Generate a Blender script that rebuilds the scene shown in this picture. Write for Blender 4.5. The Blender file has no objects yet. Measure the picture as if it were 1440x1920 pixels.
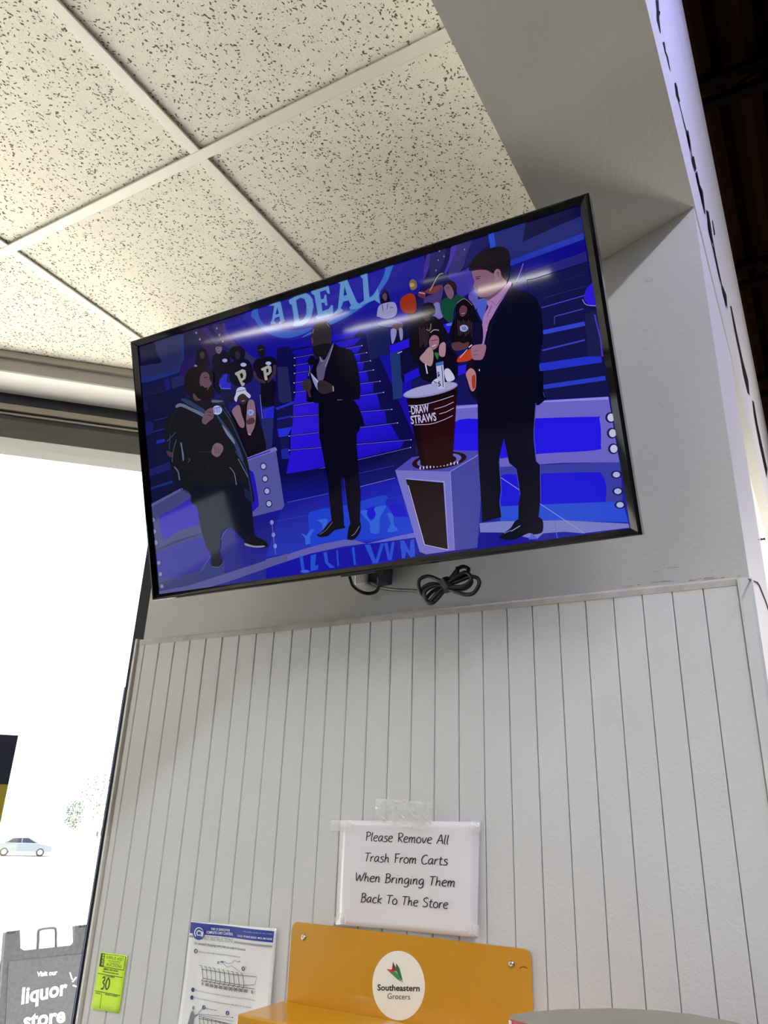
import bpy, bmesh, math, random
import numpy as np
from mathutils import Vector, Matrix
from mathutils.geometry import tessellate_polygon

# ------------------------------------------------------------------ camera
SC = bpy.context.scene
COL = SC.collection
F = 1425.0
PP = np.array([720.0, 960.0])
def unit(v):
    v = np.asarray(v, float); return v / np.linalg.norm(v)
_vx, _vy, _vz = np.array([-1947, 1431.]), np.array([1590, 1570.]), np.array([843, -2642.])
_M = np.stack([-unit([*(_vx - PP), F]), unit([*(_vy - PP), F]), unit([*(_vz - PP), F])], 1)
_U, _S, _Vt = np.linalg.svd(_M)
ROT = _U @ _Vt                       # camera(x right,y down,z fwd) <- world
CAM = np.array([0.0, 0.0, 1.6])
cd = bpy.data.cameras.new('camera'); cam = bpy.data.objects.new('camera', cd); COL.objects.link(cam)
cd.sensor_fit = 'HORIZONTAL'; cd.sensor_width = 36.0; cd.lens = 36.0 * F / 1440.0
cd.clip_start = 0.02; cd.clip_end = 400
_m = Matrix.Identity(4)
for _i in range(3):
    _m[_i][0] = ROT[0, _i]; _m[_i][1] = -ROT[1, _i]; _m[_i][2] = -ROT[2, _i]; _m[_i][3] = CAM[_i]
cam.matrix_world = _m
SC.camera = cam

EXPO = 0.0
SC.view_settings.view_transform = 'Standard'; SC.view_settings.look = 'None'
SC.view_settings.gamma = 1.0; SC.view_settings.exposure = EXPO
SC.view_settings.use_curve_mapping = False

# ------------------------------------------------------------------ world / lights
w = bpy.data.worlds.new('sky'); SC.world = w; w.use_nodes = True
bg = w.node_tree.nodes['Background']
bg.inputs[0].default_value = (0.86, 0.93, 1.0, 1); bg.inputs[1].default_value = 3.0

sl = bpy.data.lights.new('sun', 'SUN'); sl.energy = 20.0; sl.angle = .01; sl.color = (1.0, .95, .86)
sun = bpy.data.objects.new('sun', sl); COL.objects.link(sun)
sun.rotation_euler = Vector((.17, -.18, -1.0)).to_track_quat('-Z', 'Y').to_euler()

def area_light(name, loc, target, sx, sy, power, col):
    ld = bpy.data.lights.new(name, 'AREA'); ld.shape = 'RECTANGLE'; ld.size = sx; ld.size_y = sy
    ld.energy = power; ld.color = col
    o = bpy.data.objects.new(name, ld); COL.objects.link(o)
    o.location = loc
    d = Vector(target) - Vector(loc)
    o.rotation_euler = d.to_track_quat('-Z', 'Y').to_euler()
    return o

# ------------------------------------------------------------------ geometry of sight lines (measuring aid)
def ray(px, py): return ROT.T @ np.array([px - PP[0], py - PP[1], F])
def on_z(px, py, h): r = ray(px, py); return CAM + r * ((h - CAM[2]) / r[2])
def on_y(px, py, y): r = ray(px, py); return CAM + r * (y / r[1])
def on_x(px, py, x): r = ray(px, py); return CAM + r * (x / r[0])
def on_plane(px, py, p0, n):
    r = ray(px, py); return CAM + r * (((p0 - CAM) @ n) / (r @ n))
def proj(P):
    c = ROT @ (np.asarray(P, float) - CAM); return PP + F * c[:2] / c[2]

# ------------------------------------------------------------------ materials
def lin(c):
    c = c / 255.0
    return c / 12.92 if c <= 0.04045 else ((c + 0.055) / 1.055) ** 2.4
def hexlin(h):
    h = h.lstrip('#'); return tuple(lin(int(h[i:i + 2], 16)) for i in (0, 2, 4))

def mat(name, col, rough=0.6, metal=0.0, spec=0.5, bump=0.0, bscale=60.0, var=0.0, vscale=6.0, coat=0.0, emit=None, estr=0.0):
    m = bpy.data.materials.new(name); m.use_nodes = True
    nt = m.node_tree; b = nt.nodes['Principled BSDF']
    if isinstance(col, str): col = hexlin(col)
    b.inputs['Base Color'].default_value = (*col, 1)
    b.inputs['Roughness'].default_value = rough; b.inputs['Metallic'].default_value = metal
    b.inputs['Specular IOR Level'].default_value = spec
    if coat: b.inputs['Coat Weight'].default_value = coat; b.inputs['Coat Roughness'].default_value = 0.04
    tc = nt.nodes.new('ShaderNodeTexCoord')
    if var > 0:
        n = nt.nodes.new('ShaderNodeTexNoise'); n.inputs['Scale'].default_value = vscale; n.inputs['Detail'].default_value = 5
        nt.links.new(tc.outputs['Object'], n.inputs['Vector'])
        r = nt.nodes.new('ShaderNodeMapRange'); r.inputs['From Min'].default_value = .3; r.inputs['From Max'].default_value = .7
        r.inputs['To Min'].default_value = 1 - var; r.inputs['To Max'].default_value = 1.0
        nt.links.new(n.outputs['Fac'], r.inputs['Value'])
        mx = nt.nodes.new('ShaderNodeVectorMath'); mx.operation = 'SCALE'; mx.inputs[0].default_value = col
        nt.links.new(r.outputs['Result'], mx.inputs['Scale']); nt.links.new(mx.outputs['Vector'], b.inputs['Base Color'])
    if bump > 0:
        n = nt.nodes.new('ShaderNodeTexNoise'); n.inputs['Scale'].default_value = bscale; n.inputs['Detail'].default_value = 4
        nt.links.new(tc.outputs['Object'], n.inputs['Vector'])
        bp = nt.nodes.new('ShaderNodeBump'); bp.inputs['Strength'].default_value = bump; bp.inputs['Distance'].default_value = 0.002
        nt.links.new(n.outputs['Fac'], bp.inputs['Height']); nt.links.new(bp.outputs['Normal'], b.inputs['Normal'])
    if emit is not None:
        b.inputs['Emission Color'].default_value = (*emit, 1); b.inputs['Emission Strength'].default_value = estr
    return m

def attr_mat(name, emission, rough=0.5, spec=0.5, coat=0.0):
    m = bpy.data.materials.new(name); m.use_nodes = True
    nt = m.node_tree; b = nt.nodes['Principled BSDF']
    a = nt.nodes.new('ShaderNodeAttribute'); a.attribute_name = 'Col'
    b.inputs['Roughness'].default_value = rough; b.inputs['Specular IOR Level'].default_value = spec
    if coat: b.inputs['Coat Weight'].default_value = coat; b.inputs['Coat Roughness'].default_value = 0.03
    if emission:
        b.inputs['Base Color'].default_value = (0.002, 0.002, 0.003, 1)
        nt.links.new(a.outputs['Color'], b.inputs['Emission Color']); b.inputs['Emission Strength'].default_value = 0.85 / (2 ** EXPO)
    else:
        nt.links.new(a.outputs['Color'], b.inputs['Base Color'])
    return m

def glass_mat(name, tint=(0.97, 0.98, 0.98), gloss=0.06):
    m = bpy.data.materials.new(name); m.use_nodes = True; nt = m.node_tree
    for n in list(nt.nodes):
        if n.type != 'OUTPUT_MATERIAL': nt.nodes.remove(n)
    out = nt.nodes['Material Output']
    t = nt.nodes.new('ShaderNodeBsdfTransparent'); t.inputs[0].default_value = (*tint, 1)
    g = nt.nodes.new('ShaderNodeBsdfGlossy'); g.inputs['Roughness'].default_value = 0.03
    mx = nt.nodes.new('ShaderNodeMixShader'); mx.inputs[0].default_value = gloss
    nt.links.new(t.outputs[0], mx.inputs[1]); nt.links.new(g.outputs[0], mx.inputs[2]); nt.links.new(mx.outputs[0], out.inputs[0])
    return m

# ------------------------------------------------------------------ mesh builder
class MB:
    def __init__(s): s.v = []; s.f = []; s.m = []; s.c = []
    def add(s, vs, fs, mi=0, col=None):
        o = len(s.v); s.v += [tuple(map(float, p)) for p in vs]
        for f in fs: s.f.append([o + i for i in f]); s.m.append(mi)
        if col is not None: s.c += [(*col, 1.0)] * len(vs) if not isinstance(col, list) else [(*c, 1.0) for c in col]
        return o
    def box(s, a, b, mi=0):
        x0, y0, z0 = a; x1, y1, z1 = b
        s.add([(x0,y0,z0),(x1,y0,z0),(x1,y1,z0),(x0,y1,z0),(x0,y0,z1),(x1,y0,z1),(x1,y1,z1),(x0,y1,z1)],
              [(0,3,2,1),(4,5,6,7),(0,1,5,4),(1,2,6,5),(2,3,7,6),(3,0,4,7)], mi)
    def obox(s, o, a, b, c, mi=0):       # origin + three edge vectors
        o, a, b, c = map(np.asarray, (o, a, b, c))
        s.add([o,o+a,o+a+b,o+b,o+c,o+a+c,o+a+b+c,o+b+c],
              [(0,3,2,1),(4,5,6,7),(0,1,5,4),(1,2,6,5),(2,3,7,6),(3,0,4,7)], mi)
    def prism(s, pts, ext, mi=0, mi2=None):    # 3D polygon extruded by vector
        pts = [np.asarray(p, float) for p in pts]; ext = np.asarray(ext, float); n = len(pts)
        vs = pts + [p + ext for p in pts]
        # tessellate caps in dominant plane
        tri = tessellate_polygon([[Vector(p) for p in pts]])
        fs = [tuple(t) for t in tri] + [tuple(i + n for i in reversed(t)) for t in tri]
        o = s.add(vs, fs, mi)
        for i in range(n):
            s.f.append([o+i, o+(i+1) % n, o+(i+1) % n+n, o+i+n]); s.m.append(mi if mi2 is None else mi2)
    def tube(s, path, r, n=8, mi=0, closed=False, caps=True):
        P = [np.asarray(p, float) for p in path]; k = len(P)
        rr = r if hasattr(r, '__len__') else [r] * k
        ref = np.array([0.3, 0.2, 0.93]); vs = []
        for i, p in enumerate(P):
            a = P[(i - 1) % k] if (closed or i > 0) else P[i]; b = P[(i + 1) % k] if (closed or i < k - 1) else P[i]
            t = unit(b - a); u = np.cross(t, ref)
            if np.linalg.norm(u) < 1e-3: u = np.cross(t, [1, 0, 0])
            u = unit(u); ref2 = np.cross(u, t); ref = ref2 if np.linalg.norm(ref2) > 0 else ref
            v = unit(np.cross(t, u))
            for j in range(n):
                an = 2 * math.pi * j / n; vs.append(p + rr[i] * (math.cos(an) * u + math.sin(an) * v))
        fs = []
        for i in range(k if closed else k - 1):
            for j in range(n):
                a = i * n + j; b = i * n + (j + 1) % n; i2 = (i + 1) % k
                fs.append((a, b, i2 * n + (j + 1) % n, i2 * n + j))
        if caps and not closed: fs += [tuple(range(n))[::-1], tuple((k - 1) * n + j for j in range(n))]
        s.add(vs, fs, mi)
    def lathe(s, c, axis, prof, n=24, mi=0):
        c = np.asarray(c, float); ax = unit(axis); u = unit(np.cross(ax, [0.31, 0.77, 0.2])); v = np.cross(ax, u)
        vs = []; fs = []
        for (r, h) in prof:
            for j in range(n):
                a = 2 * math.pi * j / n; vs.append(c + ax * h + r * (math.cos(a) * u + math.sin(a) * v))
        for i in range(len(prof) - 1):
            for j in range(n): fs.append((i*n+j, i*n+(j+1) % n, (i+1)*n+(j+1) % n, (i+1)*n+j))
        fs += [tuple(range(n))[::-1], tuple((len(prof)-1)*n + j for j in range(n))]
        s.add(vs, fs, mi)
    def mesh(s, name, mats, smooth=False, recalc=True):
        me = bpy.data.meshes.new(name); me.from_pydata(s.v, [], s.f)
        for m in (mats if isinstance(mats, (list, tuple)) else [mats]): me.materials.append(m)
        me.polygons.foreach_set('material_index', s.m)
        if s.c and len(s.c) == len(s.v):
            at = me.color_attributes.new('Col', 'FLOAT_COLOR', 'POINT'); at.data.foreach_set('color', np.array(s.c, dtype=np.float32).ravel())
        if recalc:
            bm = bmesh.new(); bm.from_mesh(me); bmesh.ops.recalc_face_normals(bm, faces=bm.faces); bm.to_mesh(me); bm.free()
        if smooth:
            me.polygons.foreach_set('use_smooth', [True] * len(me.polygons))
        me.update(); return me
    def build(s, name, mats, parent=None, smooth=False, recalc=True, bevel=0.0, seg=2):
        o = bpy.data.objects.new(name, s.mesh(name, mats, smooth, recalc)); COL.objects.link(o)
        if parent is not None: o.parent = parent; o.matrix_parent_inverse = Matrix.Translation(-parent.location)
        if bevel > 0:
            md = o.modifiers.new('bevel', 'BEVEL'); md.width = bevel; md.segments = seg; md.limit_method = 'ANGLE'; md.angle_limit = 0.6
            o.data.polygons.foreach_set('use_smooth', [True] * len(o.data.polygons))
            wn = o.modifiers.new('wn', 'WEIGHTED_NORMAL'); wn.keep_sharp = True
        return o

def empty(name, loc):
    o = bpy.data.objects.new(name, None); COL.objects.link(o); o.location = loc; o.empty_display_size = 0.05; return o
def tag(o, label=None, cat=None, group=None, kind=None):
    if label: o['label'] = label
    if cat: o['category'] = cat
    if group: o['group'] = group
    if kind: o['kind'] = kind
    return o

def crom(pts, k=5, closed=True):
    P = [np.asarray(p, float) for p in pts]; n = len(P); out = []
    rng = range(n) if closed else range(n - 1)
    for i in rng:
        if closed: a, b, c, d = P[(i-1) % n], P[i], P[(i+1) % n], P[(i+2) % n]
        else: a, b, c, d = P[max(i-1, 0)], P[i], P[i+1], P[min(i+2, n-1)]
        for j in range(k):
            t = j / k
            out.append(0.5 * ((2*b) + (c-a)*t + (2*a-5*b+4*c-d)*t*t + (3*b-a-3*c+d)*t**3))
    if not closed: out.append(P[-1])
    return out

# handwriting stroke letters (x, y in em; cap height .75)
HW = {
'P': (.44, [[(.12,0),(.10,.75)],[(.02,.70),(.2,.78),(.38,.68),(.36,.5),(.22,.40),(.12,.40)]]),
'l': (.19, [[(.1,.76),(.06,.3),(.08,.03),(.15,.01)]]),
'e': (.38, [[(.06,.26),(.2,.28),(.32,.36),(.26,.48),(.14,.46),(.05,.3),(.07,.1),(.2,0),(.34,.06)]]),
'a': (.42, [[(.32,.44),(.2,.48),(.06,.32),(.06,.1),(.16,.02),(.28,.2),(.33,.44),(.31,.15),(.38,0)]]),
's': (.34, [[(.3,.42),(.2,.48),(.08,.4),(.14,.28),(.28,.18),(.26,.04),(.1,-.01),(.02,.04)]]),
'R': (.46, [[(.12,0),(.10,.75)],[(.02,.70),(.2,.78),(.38,.68),(.36,.5),(.22,.40),(.12,.40)],[(.14,.4),(.25,.22),(.42,0)]]),
'm': (.55, [[(.05,.48),(.06,0)],[(.06,.25),(.16,.46),(.24,.4),(.24,0)],[(.24,.25),(.36,.46),(.44,.38),(.44,.05),(.5,0)]]),
'o': (.40, [[(.18,.48),(.05,.35),(.05,.12),(.18,0),(.32,.1),(.33,.34),(.2,.48),(.16,.47)]]),
'v': (.36, [[(.03,.46),(.15,0),(.32,.48)]]),
'A': (.48, [[(.02,0),(.14,.38),(.26,.76),(.35,.4),(.44,0)],[(.1,.26),(.4,.26)]]),
'T': (.43, [[(0,.72),(.46,.75)],[(.22,.73),(.18,0)]]),
'r': (.30, [[(.06,.46),(.06,0)],[(.06,.25),(.16,.44),(.28,.44)]]),
'h': (.40, [[(.08,.76),(.06,0)],[(.06,.22),(.18,.42),(.28,.36),(.29,.08),(.34,0)]]),
'F': (.40, [[(.12,0),(.1,.74)],[(.02,.73),(.4,.77)],[(.1,.4),(.34,.42)]]),
'C': (.46, [[(.4,.66),(.28,.76),(.08,.6),(.03,.3),(.12,.04),(.28,0),(.42,.1)]]),
't': (.31, [[(.14,.66),(.12,.1),(.2,0),(.28,.04)],[(.02,.46),(.28,.48)]]),
'W': (.62, [[(0,.74),(.12,0),(.28,.55),(.4,0),(.6,.78)]]),
'n': (.40, [[(.06,.48),(.06,0)],[(.06,.22),(.18,.46),(.28,.4),(.29,.06),(.34,0)]]),
'B': (.46, [[(.1,0),(.1,.75)],[(.02,.7),(.22,.77),(.34,.66),(.3,.48),(.12,.42)],[(.12,.42),(.3,.4),(.4,.22),(.28,.03),(.02,0)]]),
'i': (.18, [[(.07,.46),(.07,.05),(.12,0)],[(.09,.63),(.10,.66)]]),
'g': (.42, [[(.32,.44),(.2,.48),(.06,.32),(.08,.08),(.2,.04),(.32,.25),(.33,.42),(.34,0),(.3,-.2),(.16,-.26),(.04,-.2)]]),
'c': (.37, [[(.32,.40),(.2,.48),(.06,.32),(.07,.08),(.2,0),(.34,.06)]]),
'k': (.38, [[(.08,.76),(.06,0)],[(.32,.46),(.08,.22),(.34,0)]]),
'S': (.44, [[(.38,.68),(.24,.77),(.06,.64),(.12,.46),(.3,.34),(.36,.14),(.2,0),(.02,.06)]]),
'3': (.44, [[(.05,.68),(.25,.77),(.36,.62),(.16,.44),(.36,.3),(.3,.05),(.05,.02)]]),
'0': (.44, [[(.24,.76),(.08,.55),(.06,.2),(.2,0),(.36,.2),(.36,.55),(.22,.76),(.2,.74)]]),
' ': (.30, []),
}
_tcache = {}
def font_geo(s, bold=0.0):
    key = (s, bold)
    if key in _tcache: return _tcache[key]
    cu = bpy.data.curves.new('t', 'FONT'); cu.body = s; cu.size = 1; cu.offset = bold; cu.resolution_u = 3
    o = bpy.data.objects.new('t', cu); COL.objects.link(o)
    me = bpy.data.meshes.new_from_object(o)
    vs = [(v.co.x, v.co.y) for v in me.vertices]; fs = [tuple(p.vertices) for p in me.polygons]
    bpy.data.objects.remove(o); bpy.data.curves.remove(cu); bpy.data.meshes.remove(me)
    x0 = min(v[0] for v in vs); x1 = max(v[0] for v in vs)
    vs = [(a - x0, b) for a, b in vs]
    _tcache[key] = (vs, fs, x1 - x0); return _tcache[key]
CAPH = 0.70

class Print:
    """flat coloured artwork on a flat (or gently waved) sheet; layers are 0.01 mm - 0.05 mm apart"""
    def __init__(s, projf, n, up, step=1e-5, base=0.0003, deform=None, org=(0, 0, 1)):
        s.pj = projf; s.n = np.asarray(n, float); s.up = unit(up); s.step = step; s.h = base; s.mb = MB(); s.clip = None; s.df = deform; s.org = org
    def P(s, x, y):
        ox, oy, k = s.org; return s.pj(ox + x / k, oy + y / k)
    def put(s, pts3, faces, col, bump=True):
        if isinstance(col, str): col = hexlin(col)
        if isinstance(col, list): col = [hexlin(c) if isinstance(c, str) else c for c in col]
        s.h += s.step
        vs = [p + s.n * s.h for p in pts3]
        if s.df: vs = [s.df(p) for p in vs]
        if s.clip:
            cl = col if isinstance(col, list) else [col] * len(vs)
            for f in faces:
                poly_ = [np.concatenate([vs[i], cl[i]]) for i in f]
                for (nn, dd) in s.clip:
                    out = []
                    for i in range(len(poly_)):
                        a, b = poly_[i], poly_[(i + 1) % len(poly_)]; da, db = a[:3] @ nn - dd, b[:3] @ nn - dd
                        if da >= 0: out.append(a)
                        if (da >= 0) != (db >= 0): out.append(a + (b - a) * (da / (da - db)))
                    poly_ = out
                    if len(poly_) < 3: break
                if len(poly_) >= 3: s.mb.add([q[:3] for q in poly_], [tuple(range(len(poly_)))], 0, [tuple(q[3:6]) for q in poly_])
            return
        s.mb.add(vs, faces, 0, col)
    def poly(s, col, pts, smooth=False):
        if isinstance(pts, str): pts = [tuple(map(float, q.split(','))) for q in pts.split()]
        if smooth: pts = [tuple(p) for p in crom(pts)]
        tri = tessellate_polygon([[Vector((a, b, 0)) for a, b in pts]])
        s.put([s.P(a, b) for a, b in pts], [tuple(t) for t in tri], col)
    def grid(s, cols, quad, n=14):
        A, B, C, D = [np.array(q, float) for q in quad]; c = [np.array(hexlin(k)) for k in cols]
        ps, cs, fs = [], [], []
        for j in range(n + 1):
            for i in range(n + 1):
                u, v = i / n, j / n
                q = (A*(1-u)+B*u)*(1-v) + (D*(1-u)+C*u)*v; ps.append(s.P(*q))
                cs.append(tuple((c[0]*(1-u)+c[1]*u)*(1-v) + (c[3]*(1-u)+c[2]*u)*v))
        for j in range(n):
            for i in range(n): a = j*(n+1)+i; fs.append((a, a+1, a+n+2, a+n+1))
        s.put(ps, fs, cs)
    def line(s, col, pts, w, smooth=False):
        if isinstance(pts, str): pts = [tuple(map(float, q.split(','))) for q in pts.split()]
        P = crom(pts, 4, False) if smooth else [np.array(p, float) for p in pts]
        vs, fs = [], []
        for i, p in enumerate(P):
            t = unit(P[min(i+1, len(P)-1)] - P[max(i-1, 0)] + 1e-9); nn = np.array([-t[1], t[0]]) * w / 2
            vs += [p + nn, p - nn]
        for i in range(len(P) - 1): fs.append((2*i, 2*i+1, 2*i+3, 2*i+2))
        s.put([s.P(*v) for v in vs], fs, col)
    def ell(s, col, cx, cy, rx, ry, ang=0.0, n=24):
        ca, sa = math.cos(ang), math.sin(ang)
        pts = [(cx + rx*math.cos(t)*ca - ry*math.sin(t)*sa, cy + rx*math.cos(t)*sa + ry*math.sin(t)*ca) for t in [2*math.pi*i/n for i in range(n)]]
        s.put([s.P(*p) for p in pts], [tuple(range(n))], col)
    def _frame(s, pl, pr, cap):
        L, R = s.P(*pl), s.P(*pr); e = unit(R - L); W = np.linalg.norm(R - L)
        k = np.linalg.norm(proj(L + s.up * .01) - proj(L)) / .01
        return L, e, W, cap / s.org[2] / k
    def text(s, col, t, pl, pr, cap, bold=0.0, up=None):
        L, e, W, h = s._frame(pl, pr, cap); vs, fs, w0 = font_geo(t, bold); U = s.up if up is None else up
        s.put([L + e * (x * W / w0) + U * (y * h / CAPH) for x, y in vs], fs, col)
    def hand(s, col, t, pl, pr, cap, wd=.05, slant=.1):
        L, e, W, h = s._frame(pl, pr, cap); w0 = sum(HW[c][0] for c in t); x0 = 0; sx = W / w0; sy = h / .75
        for c in t:
            for st in HW[c][1]:
                P = crom([(a + x0 + slant * b, b) for a, b in st], 4, False)
                vs, fs = [], []
                for i, p in enumerate(P):
                    tt = unit(P[min(i+1, len(P)-1)] - P[max(i-1, 0)] + 1e-9); ww = wd * (.75 if i in (0, len(P)-1) else 1) / 2
                    nn = np.array([-tt[1], tt[0]]) * ww; vs += [p + nn, p - nn]
                for i in range(len(P) - 1): fs.append((2*i, 2*i+1, 2*i+3, 2*i+2))
                s.put([L + e * (x * sx) + s.up * (y * sy) for x, y in vs], fs, col)
            x0 += HW[c][0]
    def build(s, name, m, parent, smooth=False):
        return s.mb.build(name, m, parent, recalc=False, smooth=smooth)

# ------------------------------------------------------------------ shared dims
YW = 1.33                      # face of the television wall
Z = lambda r: CAM[2] + r       # heights measured from the eye
H_CEIL = Z(1.25)
XL, XR = -1.449, -0.075        # ends of the television wall
ZW = Z(0.2895 * YW)            # top of the boarding
XS, ZS, ZR = -0.333, Z(1.08), Z(1.165)
WD = np.array([.727, .687, 0.]); WD = unit(WD); WN = np.array([-WD[1], WD[0], 0.])    # window line, outward normal
Q0 = np.array([-1.715, 1.3625, 0.])

M = {}
M['wall'] = mat('wall paint', (0.47, 0.465, 0.455), 0.55, bump=0.25, bscale=140, var=.08, vscale=3)
M['board'] = mat('board paint', (0.595, 0.605, 0.625), 0.42, bump=0.30, bscale=220, var=.05, vscale=4)
M['beam'] = mat('beam paint', (0.80, 0.78, 0.70), 0.6, bump=0.5, bscale=70, var=.08, vscale=3)
M['fascia'] = mat('fascia paint', (0.66, 0.64, 0.70), 0.5, bump=0.2, bscale=90)
M['tile'] = mat('mineral tile', (0.90, 0.86, 0.76), 0.9, bump=0.6, bscale=260, var=.05, vscale=30)
M['fiss'] = mat('fissure shade', (0.16, 0.13, 0.09), 0.95)  # shade inside the tile pits, painted as flat dark flecks
M['tee'] = mat('grid enamel', (0.84, 0.80, 0.73), 0.35)
M['trim'] = mat('trim taupe', (0.46, 0.42, 0.37), 0.5)
M['trimw'] = mat('trim white', (0.66, 0.66, 0.62), 0.4)
M['black'] = mat('black frame', (0.010, 0.011, 0.022), 0.35)
M['bluef'] = mat('blue film', (0.02, 0.12, 0.45), 0.4)
M['alu'] = mat('grey frame', (0.13, 0.13, 0.125), 0.6, spec=.2)
M['beige'] = mat('beige frame', (0.40, 0.36, 0.30), 0.5)
M['whitep'] = mat('white paint', (0.88, 0.87, 0.84), 0.5)
M['floor'] = mat('floor vinyl', (0.12, 0.115, 0.105), 0.3, var=.1)
M['shell'] = mat('store wall', (0.040, 0.037, 0.035), 0.9, var=.1, vscale=1, spec=.1)
M['deck'] = mat('roof deck', (0.0022, 0.0010, 0.0005), 0.95, spec=0.0)
M['joist'] = mat('joist paint', (0.0012, 0.001, 0.0009), 0.9, spec=0.0)
M['tvb'] = mat('gloss black plastic', (0.004, 0.004, 0.006), 0.05, spec=0.35)
M['tvm'] = mat('matt black plastic', (0.02, 0.022, 0.03), 0.4)
M['cable'] = mat('black cable', (0.006, 0.006, 0.009), 0.35)
M['steel'] = mat('steel', (0.55, 0.55, 0.55), 0.3, metal=1.0)
M['yellow'] = mat('yellow enamel', (0.56, 0.27, 0.003), 0.28, bump=.05, bscale=120, var=.06, vscale=12, coat=.3)
M['red'] = mat('red plastic', (0.36, 0.012, 0.028), 0.35)
M['greytop'] = mat('grey top', (0.29, 0.265, 0.21), 0.6)
M['concrete'] = mat('pavement', (0.78, 0.75, 0.69), 0.9, var=.1, vscale=.3)
M['print'] = attr_mat('printed ink', False, 0.5)
M['gloss'] = attr_mat('laminated print', False, 0.18, spec=.5, coat=.6)
M['screen'] = attr_mat('screen', True, 0.045, spec=.20)
M['glass'] = glass_mat('window glass')

# ================================================================== structure
# store floor
mb = MB(); mb.prism([(-7.6, -20, -.1), (13, -20, -.1), (13, 16, -.1), (-1, 16, -.1), (-1, 2.3, -.1), (-7.6, -4.0, -.1)], (0, 0, .1)); o = mb.build('floor', M['floor']); tag(o, 'grey store floor', None, kind='structure')
# ground outside
mb = MB(); prof = [(.15, -.02), (7.5, -.02), (40, -2.45), (190, -2.45)]
vs = []
for d_, z_ in prof:
    for t_ in (-190, 190): vs.append(Q0 + WD * t_ + WN * d_ + np.array([0, 0, z_]))
n_ = len(vs); vs += [v - np.array([0, 0, .3]) for v in vs]
fs = [(2*i, 2*i+1, 2*i+3, 2*i+2) for i in range(3)]; fs += [tuple(n_ + k for k in f) for f in fs] + [(0, 1, n_+1, n_), (6, 7, n_+7, n_+6)]
fs += [(2*i, 2*i+2, n_+2*i+2, n_+2*i) for i in range(3)] + [(2*i+1, 2*i+3, n_+2*i+3, n_+2*i+1) for i in range(3)]
mb.add(vs, fs); ground = mb.build('ground', M['concrete']); tag(ground, 'sunlit pale parking lot outside the window', None, kind='structure')

# ---- television wall
mb = MB(); mb.box((XL, YW + .002, 0), (XR, 1.95, H_CEIL + .02))
wall = mb.build('wall_back', M['wall']); tag(wall, 'off-white wall that carries the television', None, kind='structure')
# vertical boards
g0 = -.4424; pit = .0493
edges = [g0 + pit * k for k in range(-24, 20)]
edges = [e for e in edges if -1.440 < e < -.100]
edges = [-1.447] + edges + [-.093]
random.seed(4)
mats_b = M['board']
for a, b in zip(edges[:-1], edges[1:]):
    if b - a < .006: continue
    wdt = b - a; mb = MB(); g = .0006; c = .0016; yf = YW - .010 + random.uniform(-.0003, .0003)
    prof = [(0, YW + .004), (0, yf + c + .004), (g, yf + c), (g + c, yf), (wdt - g - c, yf), (wdt - g, yf + c), (wdt, yf + c + .004), (wdt, YW + .004)]
    mb.prism([(a + x, y, .09) for x, y in prof], (0, 0, ZW - .012 - .09))
    mb.build('board', mats_b, wall)
mb = MB(); prof = [(YW + .004, ZW - .016), (YW - .0108, ZW - .016), (YW - .0108, ZW - .006), (YW - .006, ZW - .001), (YW + .004, ZW + .001)]
mb.prism([(-1.447, y, z) for y, z in prof], (1.354, 0, 0)); mb.build('cap_moulding', mat('dusty paint', (.50, .48, .45), .6, var=.25, vscale=25), wall)
mb = MB(); mb.prism([(-.093, YW+.004, .0), (-.093, YW-.014, 0), (-.089, YW-.017, 0), (-.075, YW-.017, 0), (-.070, YW-.012, 0), (-.070, YW + .03, 0), (-.0755, YW+.03, 0)], (0, 0, ZW - .006))
mb.build('corner_moulding', M['board'], wall, bevel=.001)
mb = MB(); mb.box((-1.467, YW + .0, 0), (XL, YW + .06, ZW)); mb.build('edge_moulding', M['trim'], wall)
for (xa, xb, yy, mm) in ((-1.468, -1.460, -.006, 'trim'), (-1.460, -1.453, -.014, 'trimw'), (-1.453, -1.446, -.007, 'trim')):
    mb = MB(); mb.box((xa, YW + yy, 0), (xb, YW + .01, ZW)); mb.build('edge_moulding', M[mm], wall, bevel=.001)
# end-face caulk line, running down from the ragged corner
def endface(px, py): return on_x(px, py, XR + .001)
mb = MB(); mb.tube([on_x(1404, 1086, -.0725), on_x(1420, 1092, -.0735), on_x(1424, 1098, -.0735), on_x(1436, 1128, -.0735), on_x(1446, 1160, -.0735)], .0013, 6)
mb.build('torn_caulk', mat('dirty caulk', (.12, .09, .07), .8), wall)
# scuffs on the paint
pr = Print(lambda x, y: on_y(x, y, YW + .0018), (0, -1, 0), (0, 0, 1), step=2e-5, base=.0001)
random.seed(9)
for (x0, y0, x1, y1, n, c) in ((1165, 1100, 1290, 1086, 8, '7f7a72'), (1290, 1088, 1395, 1080, 10, '6a6258'), (1225, 1072, 1262, 1064, 2, '8c8880'), (1236, 1068, 1242, 1058, 1, '8c8880')):
    for i in range(n):
        t = random.random(); L = random.uniform(4, 22); x = x0 + (x1 - x0) * t; y = y0 + (y1 - y0) * t + random.uniform(-2, 2)
        pr.line(c, [(x, y), (x + L, y - L * .1)], random.uniform(.4, 1.1))
pr.line('8f8b83', '1205,531 1214,526 1219,530 1224,524', .8)
pr.line('a5a199', '1213,524 1215,531', .8)
pr.build('scuff_marks', M['print'], wall)

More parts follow.
